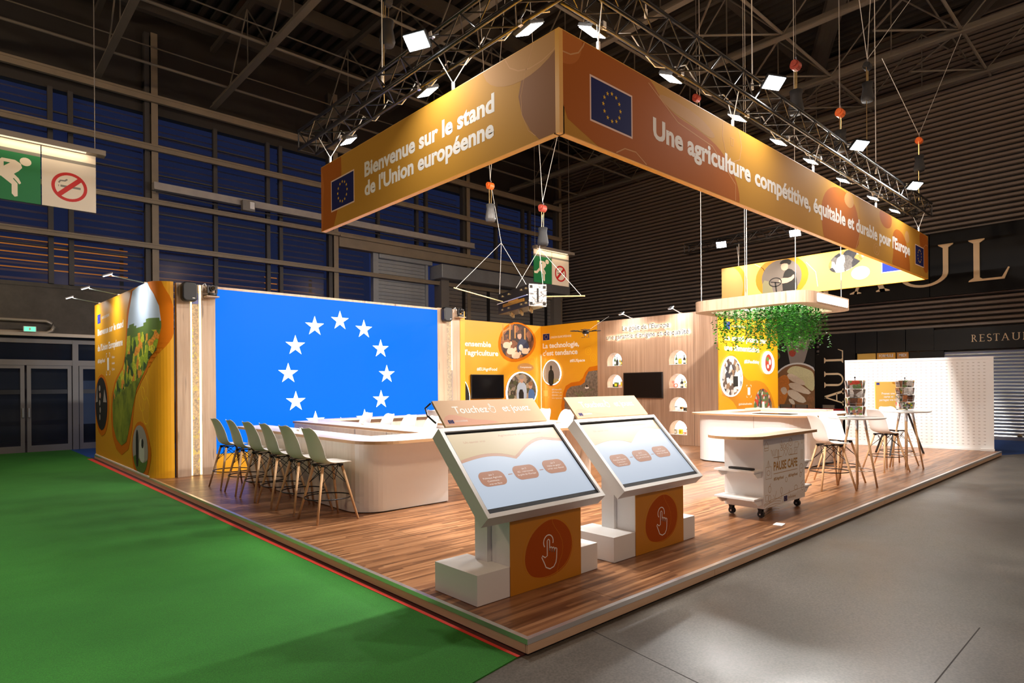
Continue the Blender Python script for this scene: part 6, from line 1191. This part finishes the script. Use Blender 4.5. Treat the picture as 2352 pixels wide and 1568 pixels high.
# ------------------------------------------------------------------ floodlights
def flood(loc, aim, power, lab, lens, chord, spread=170, size=(0.30, 0.21)):
    t = thing('floodlight', lab, 'floodlight', loc, 'floodlights on the trusses'); c = V3(loc); n_ = V3(aim).normalized(); sd = n_.cross(V3((0, 0, 1)))
    sd = V3((1, 0, 0)) if sd.length < 1e-3 else sd.normalized(); up = sd.cross(n_)
    obj('housing', MB().obox(c-n_*0.03, sd*size[0]/2, up*size[1]/2, n_*0.022).obox(c-n_*0.065, sd*size[0]*0.3, up*size[1]*0.3, n_*0.016), 'plastic_black', t, bevel=0.006)
    obj('lens', MB().obox(c-n_*0.004, sd*(size[0]/2-0.015), up*(size[1]/2-0.015), n_*0.004), lens, t)
    yk = c-n_*0.04; q = V3(chord); obj('yoke', MB().path([yk-sd*(size[0]/2+0.012), yk-sd*(size[0]/2+0.012)+(q-yk)*0.6, q, yk+sd*(size[0]/2+0.012)+(q-yk)*0.6, yk+sd*(size[0]/2+0.012)], 0.008, 5), 'metal_black', t)
    obj('clamp', MB().obox(q, (0.03, 0, 0), (0, 0.03, 0), (0, 0, 0.035)), 'alu', t, bevel=0.006)
    lamp('flood_light', 'AREA', c+n_*0.012, power, COOL, n_, size[0]-0.03, size[1]-0.03, spread, parent=t)
for i, y in enumerate((1.99, 3.91, 6.08)):
    flood((2.02, y, 5.47), (0.42, -0.06, -1), P_LOW, 'floodlight under the welcome banner truss, %s counted from the corner' % ordn[i], 'flood_low', (1.90, y, 5.50))
for i, x in enumerate((2.61, 4.16, 5.90, 7.27, 8.56, 10.09, 11.8, 13.26)):
    flood((x, 1.60, 5.50), (-0.04, 0.46, -1), P_LOW, 'floodlight under the farming banner truss, %s counted from the corner' % ordn[i], 'flood_low', (x, 1.45, 5.52))
flood((1.38, 3.22, 5.62), (-0.55, -0.25, -0.8), P_BRIGHT, 'bright floodlight glaring out over the welcome banner', 'flood', (1.60, 3.22, 5.78))
for i, x in enumerate((5.75, 9.1, 12.4)):
    flood((x, 0.98, 5.74), (-0.25, -0.5, -0.8), P_BRIGHT, ('bright floodlight glaring out above the word agriculture', 'bright floodlight glaring out above the middle of farming banner', 'bright floodlight glaring out near the end of farming truss')[i], 'flood', (x, 1.15, 5.80))
flood((14.25, 6.4, 5.72), (-0.8, -0.25, -0.62), P_BACK, 'floodlight on the far truss beside the banner with tractor driver', 'flood', (14.45, 6.4, 5.78))
flood((14.25, 4.25, 5.66), (-0.8, -0.15, -0.62), P_BACK, 'floodlight on the far truss peeking below the farming banner', 'flood', (14.45, 4.25, 5.75))
# slings from truss to banner
def sling(p, a, b, lab):
    t = thing('wire_sling', lab, 'sling', p, 'wire slings carrying the banners'); obj('wire', MB().tube(p, a, 0.006, 5).tube(p, b, 0.006, 5), 'cable', t)
    obj('shackle', MB().box(p[0]-0.014, p[1]-0.014, p[2]-0.09, p[0]+0.014, p[1]+0.014, p[2]+0.012), 'steel', t)
for i, y in enumerate((3.0, 6.15)): sling((BX+0.03, y, ZT+0.10), (1.60, y+0.12, 5.5), (1.90, y-0.12, 5.5), ('wire sling above the word stand on welcome banner', 'wire sling at the flag end of welcome banner')[i])
for i, x in enumerate((2.35, 5.2, 7.9, 11.0, 13.95)): sling((x, BY+0.03, ZT+0.10), (x-0.12, 1.15, 5.5), (x+0.16, 1.45, 5.5), 'wire sling on the farming banner, %s counted from the corner' % ordn[i])
sling((BXE+0.03, 6.05, ZT+0.10), (14.45, 5.95, 5.72), (14.72, 6.15, 5.72), 'wire sling on the far yellow banner')
# ------------------------------------------------------------------ chain hoists, cables and hanging things
def hoist(x, y, z, top, lab, body='hoist', bag='bag', bag_z=0.45, legs=None, down=None):
    t = thing('chain_hoist', lab, 'hoist', (x, y, z), 'chain hoists')
    mb = MB()
    for q in (legs or [(x, y, top)]): mb.tube((x, y, z+0.14), q, 0.006, 5)
    obj('support_cable', mb, 'cable' if legs else 'cable_dark', t)
    obj('motor', MB().tube((x-0.06, y, z), (x+0.06, y, z), 0.075, 14).tube((x-0.09, y, z+0.02), (x-0.06, y, z+0.02), 0.05, 12), body, t, bevel=0.008)
    obj('hook', MB().path([(x, y, z+0.06), (x+0.03, y, z+0.1), (x, y, z+0.14)], 0.012, 6), 'steel', t)
    ch = MB().tube((x-0.03, y, z-0.06), (x-0.03, y, z-bag_z+0.1), 0.007, 5).tube((x+0.03, y, z-0.06), (x+0.02, y, z-bag_z+0.1), 0.007, 5)
    if down: ch.tube((x-0.06, y, z), (x-0.06, y, down), 0.006, 5)
    obj('chain', ch, 'brass', t)
    obj('chain_bag', MB().lathe([(0.0, -0.36), (0.10, -0.36), (0.12, -0.30), (0.085, -0.1), (0.10, 0.0), (0.085, 0.0), (0.0, -0.05)], (x, y, z-bag_z+0.1), 12), bag, t, sm=True)
hoist(14.03, 1.30, 7.22, 10.6, 'orange chain hoist hanging clear before the dark cladding', legs=[(16.7, 1.0, 10.6), (11.6, 1.35, 8.3)], down=5.8)
hoist(9.11, 1.30, 6.42, 10.6, 'orange chain hoist above the middle of the farming truss', bag_z=0.42)
hoist(8.86, 4.0, 7.55, 10.6, 'red chain hoist just above the start of farming banner text', 'hoist_red')
hoist(7.24, 1.30, 6.62, 10.6, 'dark red chain hoist rising behind the farming truss', 'hoist_red', bag_z=0.5)
hoist(10.55, 1.30, 7.75, 10.6, 'black chain hoist with big dark bag high over farming truss', 'bag', 'bag', 0.42, legs=[(13.45, 1.0, 10.6), (8.2, 1.0, 10.6), (11.0, 1.3, 10.6)], down=5.8)
hoist(2.2, 5.2, 7.35, 10.6, 'black hoist bag hanging high above the welcome banner', 'bag', 'bag', 0.40, down=5.8)
hoist(5.93, 7.2, 5.88, 10.6, 'orange hoist with clear bag holding the satellite model', bag='bag_clear', bag_z=0.5, legs=[(5.75, 7.35, 10.6), (6.3, 7.0, 10.6)])
hoist(6.33, 6.03, 5.22, 10.6, 'small red hoist on the foil side of the satellite model', 'hoist_red', 'bag', 0.5, legs=[(6.1, 6.2, 10.6), (7.6, 5.6, 10.6)])
cw_ = MB()
for i, (x, y, z0) in enumerate(((9.5, 4.3, 3.3), (9.5, 3.26, 3.3), (9.5, 2.27, 3.3), (11.1, 2.0, 3.3), (11.1, 4.1, 3.3))):
    t = thing('canopy_cable', 'steel cable holding the oak canopy, %s counted from the oak wall side' % ordn[i], 'cable', (x, y, 3.34), 'cables holding the canopy')
    obj('wire', MB().tube((x, y, 3.36), (x, y, 10.6), 0.006, 5), 'cable', t); obj('turnbuckle', MB().tube((x, y, 3.342), (x, y, 3.40), 0.016, 8).tube((x, y, 3.55), (x, y, 3.75), 0.012, 8), 'steel', t)
for i, (x, y, z0) in enumerate(((3.2, 1.30, 5.8), (5.77, 1.30, 5.8), (1.75, 4.6, 5.8), (11.0, 1.3, 5.8))):
    obj('truss_cable', MB().tube((x, y, z0), (x, y, 10.6), 0.008, 6).tube((x, y, z0-0.03), (x, y, z0+0.06), 0.02, 8), 'cable', label='straight steel cable lifting the %s' % ('farming truss beside its first floodlight', 'farming truss above the bright floodlight', 'welcome truss', 'farming truss past its middle')[i], cat='cable')
# satellite model
sa = thing('satellite_model', 'black and foil model satellite hanging over the bar', 'model satellite', (6.4, 6.9, 3.44)); A_ = V3((0.32, 0.947, 0)); B_ = V3((0.947, -0.32, 0)); Zv = V3((0, 0, 1)); C0 = V3((6.03, 6.16, 3.44)); LN, WD, HT = 1.6, 0.40, 0.45
cc = C0+A_*LN/2+B_*WD/2
obj('body', MB().obox(cc, A_*LN/2, B_*WD/2, Zv*HT/2), 'sat_black', sa, bevel=0.01); obj('foil_end', MB().obox(C0+B_*WD/2-A_*0.012, A_*0.012, B_*WD/2, Zv*HT/2), 'foil', sa)
g_ = MB(); ff = C0-B_*0.006
g_.obox(ff+A_*0.75-Zv*0.07, A_*0.55, B_*0.008, Zv*0.035); g_.obox(ff+A_*0.75-Zv*0.03, A_*0.25, B_*0.009, Zv*0.03); obj('gold_band', g_, 'sat_gold', sa)
bt_ = MB()
for a in (0.12, 0.35, 1.0, 1.35):
    for zz in (0.15, -0.15): bt_.obox(ff+A_*a+Zv*zz, A_*0.03, B_*0.012, Zv*0.018)
obj('fittings', bt_, 'brass', sa)
sd_ = MB()
for a, b in ((0.05, 0.17), (0.05, -0.17), (0.35, 0.17), (0.35, -0.17), (0.2, 0.0)): sd_.obox(C0+B_*a-A_*0.026+Zv*b, A_*0.004, B_*(0.03 if a != 0.2 else 0.02), Zv*(0.03 if a != 0.2 else 0.14))
obj('end_fittings', sd_, 'sat_black', sa)
nz = MB()
for k in range(9): p = C0+A_*(0.15+0.16*k)+B_*(0.1+0.1*(k % 3))-Zv*(HT/2+0.05); nz.tube(p+Zv*0.05, p-Zv*0.03, 0.03, 8, 0.022)
obj('antennas', nz, 'brass', sa); obj('side_rail', MB().tube(ff+A_*1.55+Zv*0.0-B_*0.03, ff-A_*0.02-B_*0.03, 0.012, 6), 'alu', sa)
obj('solar_boom', MB().obox((cc+A_*0.4-B_*0.2).lerp(V3((5.26, 7.55, 3.66)), 0.55), (V3((5.26, 7.55, 3.66))-(cc+A_*0.4-B_*0.2))*0.5, A_*0.02, Zv*0.008), 'boom', sa); obj('solar_boom', MB().tube(cc-A_*0.7+B_*0.2, V3((7.20, 5.66, 3.47)), 0.014, 6), 'boom', sa)
wr_ = MB(); h1 = V3((6.1, 7.05, 4.66)); h2 = V3((6.27, 6.07, 4.40))
for p in ((5.26, 7.55, 3.68), C0+A_*1.5+Zv*HT/2, C0+A_*0.1+Zv*HT/2): wr_.tube(h1, p, 0.005, 5)
for p in (C0+B_*0.33+Zv*HT/2, C0+A_*0.6+Zv*HT/2, (7.12, 5.70, 3.48)): wr_.tube(h2, p, 0.005, 5)
wr_.tube(h1, (5.96, 7.18, 5.8), 0.005, 5); wr_.tube(h2, (6.33, 6.03, 5.1), 0.005, 5); obj('rigging_wires', wr_, 'cable', sa)
# drone
dr = thing('drone', 'small black quadcopter drone hanging before the yellow technology wall', 'drone', (10.5, 8.47, 3.0)); dc = V3((10.5, 8.47, 3.08))
obj('body', MB().lathe([(0, -0.05), (0.08, -0.05), (0.10, 0.0), (0.07, 0.045), (0, 0.05)], dc, 14), 'plastic_black', dr)
for a in (40, 130, 220, 310):
    v = V3((math.cos(math.radians(a)), math.sin(math.radians(a)), 0.12)); e = dc+v*0.30; ar = obj('arm', MB().tube(dc, e, 0.016, 6, 0.01), 'plastic_black', dr); obj('rotor', MB().obox(e+V3((0, 0, 0.02)), V3((0.1, 0.02, 0)), V3((-0.003, 0.012, 0)), V3((0, 0, 0.002))), 'plastic_black', ar); obj('rotor_guard', MB().path([e+V3((0.13*math.cos(q*math.pi/8), 0.13*math.sin(q*math.pi/8), 0.0)) for q in range(16)], 0.008, 5, 0, True), 'plastic_black', ar)
obj('skid', MB().path([dc+V3((0.04, -0.05, -0.02)), dc+V3((0.05, -0.08, -0.14)), dc+V3((-0.08, -0.08, -0.15))], 0.007, 5).path([dc+V3((0.04, 0.05, -0.02)), dc+V3((0.05, 0.08, -0.14)), dc+V3((-0.08, 0.08, -0.15))], 0.007, 5), 'plastic_black', dr); obj('gimbal_camera', MB().obox(dc+V3((-0.03, 0, -0.07)), (0.03, 0, 0), (0, 0.03, 0), (0, 0, 0.03)), 'steel', dr, bevel=0.008); obj('nylon_line', MB().tube(dc, (11.55, 8.47, 3.6), 0.002, 4), 'cable', dr)
# ------------------------------------------------------------------ oak canopy with ivy
ca = thing('canopy', 'hanging oak ring canopy with lit panel above the service counter', 'canopy', (10.2, 3.1, 3.12)); FZ = Fr((0, 0, 0), (1, 0, 0), (0, 1, 0))
CX0, CX1, CY0, CY1, CZ0, CZ1 = 8.92, 11.40, 1.84, 4.27, 3.11, 3.335
obj('ring', MB().ring(FZ, rrect(CX0, CY0, CX1, CY1, 0.42, 10, (1, 0, 0, 1)) if False else rrect(CX0, CY0, CX1, CY1, 0.40, 10), rrect(CX0+0.30, CY0+0.30, CX1-0.30, CY1-0.30, 0.14, 10), CZ0, CZ1), 'oak', ca)
obj('light_panel', MB().pz(rrect(CX0+0.301, CY0+0.301, CX1-0.301, CY1-0.301, 0.139, 10), 3.27, 3.29), 'glow_panel', ca)
fcn = FY(CY0); obj('sign_panel', MB().sh(fcn, rrect(9.42, 3.145, 10.98, 3.30, 0.03), -0.002, 0.012), 'glow_white', ca)
lamp('canopy_light', 'AREA', (10.16, 3.05, 3.25), 55, (1, 0.96, 0.9), (0, 0, -1), 1.7, 1.7, parent=ca)
lv = MB(); sm2 = MB()
for s in range(300):
    right = RND.random() < 0.58
    x = RND.uniform(9.30, 11.02); y = RND.uniform(2.2, 3.0) if right else RND.uniform(2.9, 4.0)
    L = RND.uniform(0.45, 0.98)*(1.0 if y < 3.2 else RND.uniform(0.75, 1.05)); z = 3.27; px, py = x, y; pts = [(px, py, z)]
    k = int(L/0.026)
    for i in range(k):
        z -= L/k; px += RND.uniform(-0.008, 0.008); py += RND.uniform(-0.008, 0.008); pts.append((px, py, z))
        if RND.random() < (0.95 if right else 0.8):
            a = RND.uniform(0, 6.28); q = RND.uniform(0.020, 0.040); d = V3((math.cos(a), math.sin(a), RND.uniform(-0.9, -0.1))).normalized(); sd = V3((-math.sin(a), math.cos(a), RND.uniform(-0.4, 0.4))).normalized(); b = V3((px, py, z))+d*0.012
            lv.add([b, b+d*q*0.6+sd*q*0.75, b+d*q*1.9, b+d*q*0.6-sd*q*0.75], [(0, 1, 2), (0, 2, 3)])
    sm2.path(pts[::4]+[pts[-1]], 0.002, 3)
iv = thing('hanging_ivy', 'dense curtain of green ivy strands hanging from the oak canopy', 'ivy', (10.2, 3.0, 2.4), kind='stuff'); obj('leaves', lv, 'ivy', iv, kind='stuff'); obj('stems', sm2, 'stem', iv, kind='stuff')
# ------------------------------------------------------------------ exit and no-smoking signs on the hall
def hall_sign(y, xm, w, z0, z1, lab, top):
    t = thing('exit_sign', lab, 'sign', (xm, y, z0)); f = FY(y); h = z1-z0
    for side, m_ in ((-1, 'sign_green'), (1, 'sign_white')):
        a, b = (xm-w, xm-0.008) if side < 0 else (xm+0.008, xm+w)
        pn = obj('sign_panel', MB().sh(f, [(a, z0), (b, z0), (b, z0+h*0.80), (a, z0+h*0.80)], -0.03, 0.0), m_, t)
        obj('panel_header', MB().sh(f, [(a, z0+h*0.855), (b, z0+h*0.855), (b, z1), (a, z1)], -0.03, 0.0), 'sign_cream', pn); obj('header_stripe', MB().sh(f, [(a, z0+h*0.80), (b, z0+h*0.80), (b, z0+h*0.855), (a, z0+h*0.855)], -0.03, 0.001), 'sign_grey', pn)
        P_ = lambda pts: [(a+(b-a)*u, z0+h*0.80*v) for u, v in pts]
        if side < 0:
            mb = MB(); mb.sh(f, [(a+(b-a)*0.74+w*0.10*math.cos(q*math.pi/8), z0+h*0.80*0.84+w*0.09*math.sin(q*math.pi/8)) for q in range(16)], 0, 0.003)
            mb.sh(f, P_([(.30, .52), (.30, .80), (.34, .84), (.56, .84), (.66, .78), (.68, .70), (.62, .62), (.54, .55), (.62, .47), (.66, .38), (.63, .35), (.54, .46), (.52, .45), (.60, .36), (.60, .10), (.55, .08), (.50, .14), (.50, .33), (.32, .47), (.18, .34), (.02, .34), (.0, .42), (.14, .43), (.28, .56)]), 0, 0.003); mb.sh(f, P_([(.37, .68), (.37, .77), (.48, .77)]), 0.003, 0.004, 1)
            obj('running_man', mb, ['sign_cream', 'sign_green'], pn)
        else:
            cx, cz, r_ = (a+b)/2, z0+h*0.80*0.47, w*0.33; ro, ri = ell(cx, cz, r_, r_*0.98, 36), ell(cx, cz, r_*0.81, r_*0.79, 36)
            mb = MB().sh(f, [(cx-r_*.62, cz-r_*.05), (cx-r_*.62, cz+r_*.07), (cx-r_*.58, cz+r_*.07), (cx-r_*.58, cz-r_*.05)], 0, 0.002, 1).sh(f, [(cx-r_*.50, cz-r_*.06), (cx+r_*.62, cz-r_*.06), (cx+r_*.62, cz+r_*.08), (cx-r_*.50, cz+r_*.08)], 0, 0.002, 1)
            mb.line(f, [(cx-r_*.6, cz+r_*.2), (cx-r_*.5, cz+r_*.36), (cx-r_*.25, cz+r_*.38), (cx-r_*.12, cz+r_*.5)], r_*.1, 0, 0.002, 1); mb.ring(f, ro, ri, 0, 0.004, 0); k = 0.62*r_; ww = 0.10*r_; mb.sh(f, [(cx-k-ww, cz-k+ww), (cx-k+ww, cz-k-ww), (cx+k+ww, cz+k-ww), (cx+k-ww, cz+k+ww)], 0, 0.0045, 0)
            obj('no_smoking', mb, ['sign_red', 'sign_grey'], pn)
    obj('lamp_housing', MB().box(xm-w*1.05, y-0.16, z1+0.005, xm+w*1.17, y+0.04, z1+0.10), 'sign_housing', t, bevel=0.006); obj('glow_strip', MB().box(xm-w*0.92, y-0.13, z1-0.004, xm+w*0.80, y-0.07, z1+0.004), 'glow_sign', t)
    lamp('sign_light', 'AREA', (xm, y-0.10, z1-0.01), 3.2, (1, 0.80, 0.55), (0, 0.35, -1), w*1.7, 0.05, parent=t)
    obj('hanging_rod', MB().tube((xm+w*0.98, y-0.04, z1+0.10), (xm+w*0.98, y-0.04, top), 0.008, 6).tube((xm-w*0.98, y-0.04, z1+0.10), (xm-w*0.98, y-0.04, top), 0.008, 6), 'cable_dark', t)
hall_sign(11.0, -1.40, 0.82, 4.91, 5.97, 'lit hanging sign with running man and no smoking, over green carpet', 13.04)
hall_sign(12.0, 12.865, 0.875, 5.11, 6.23, 'lit hanging sign with running man and no smoking, over far corner', 13.04)
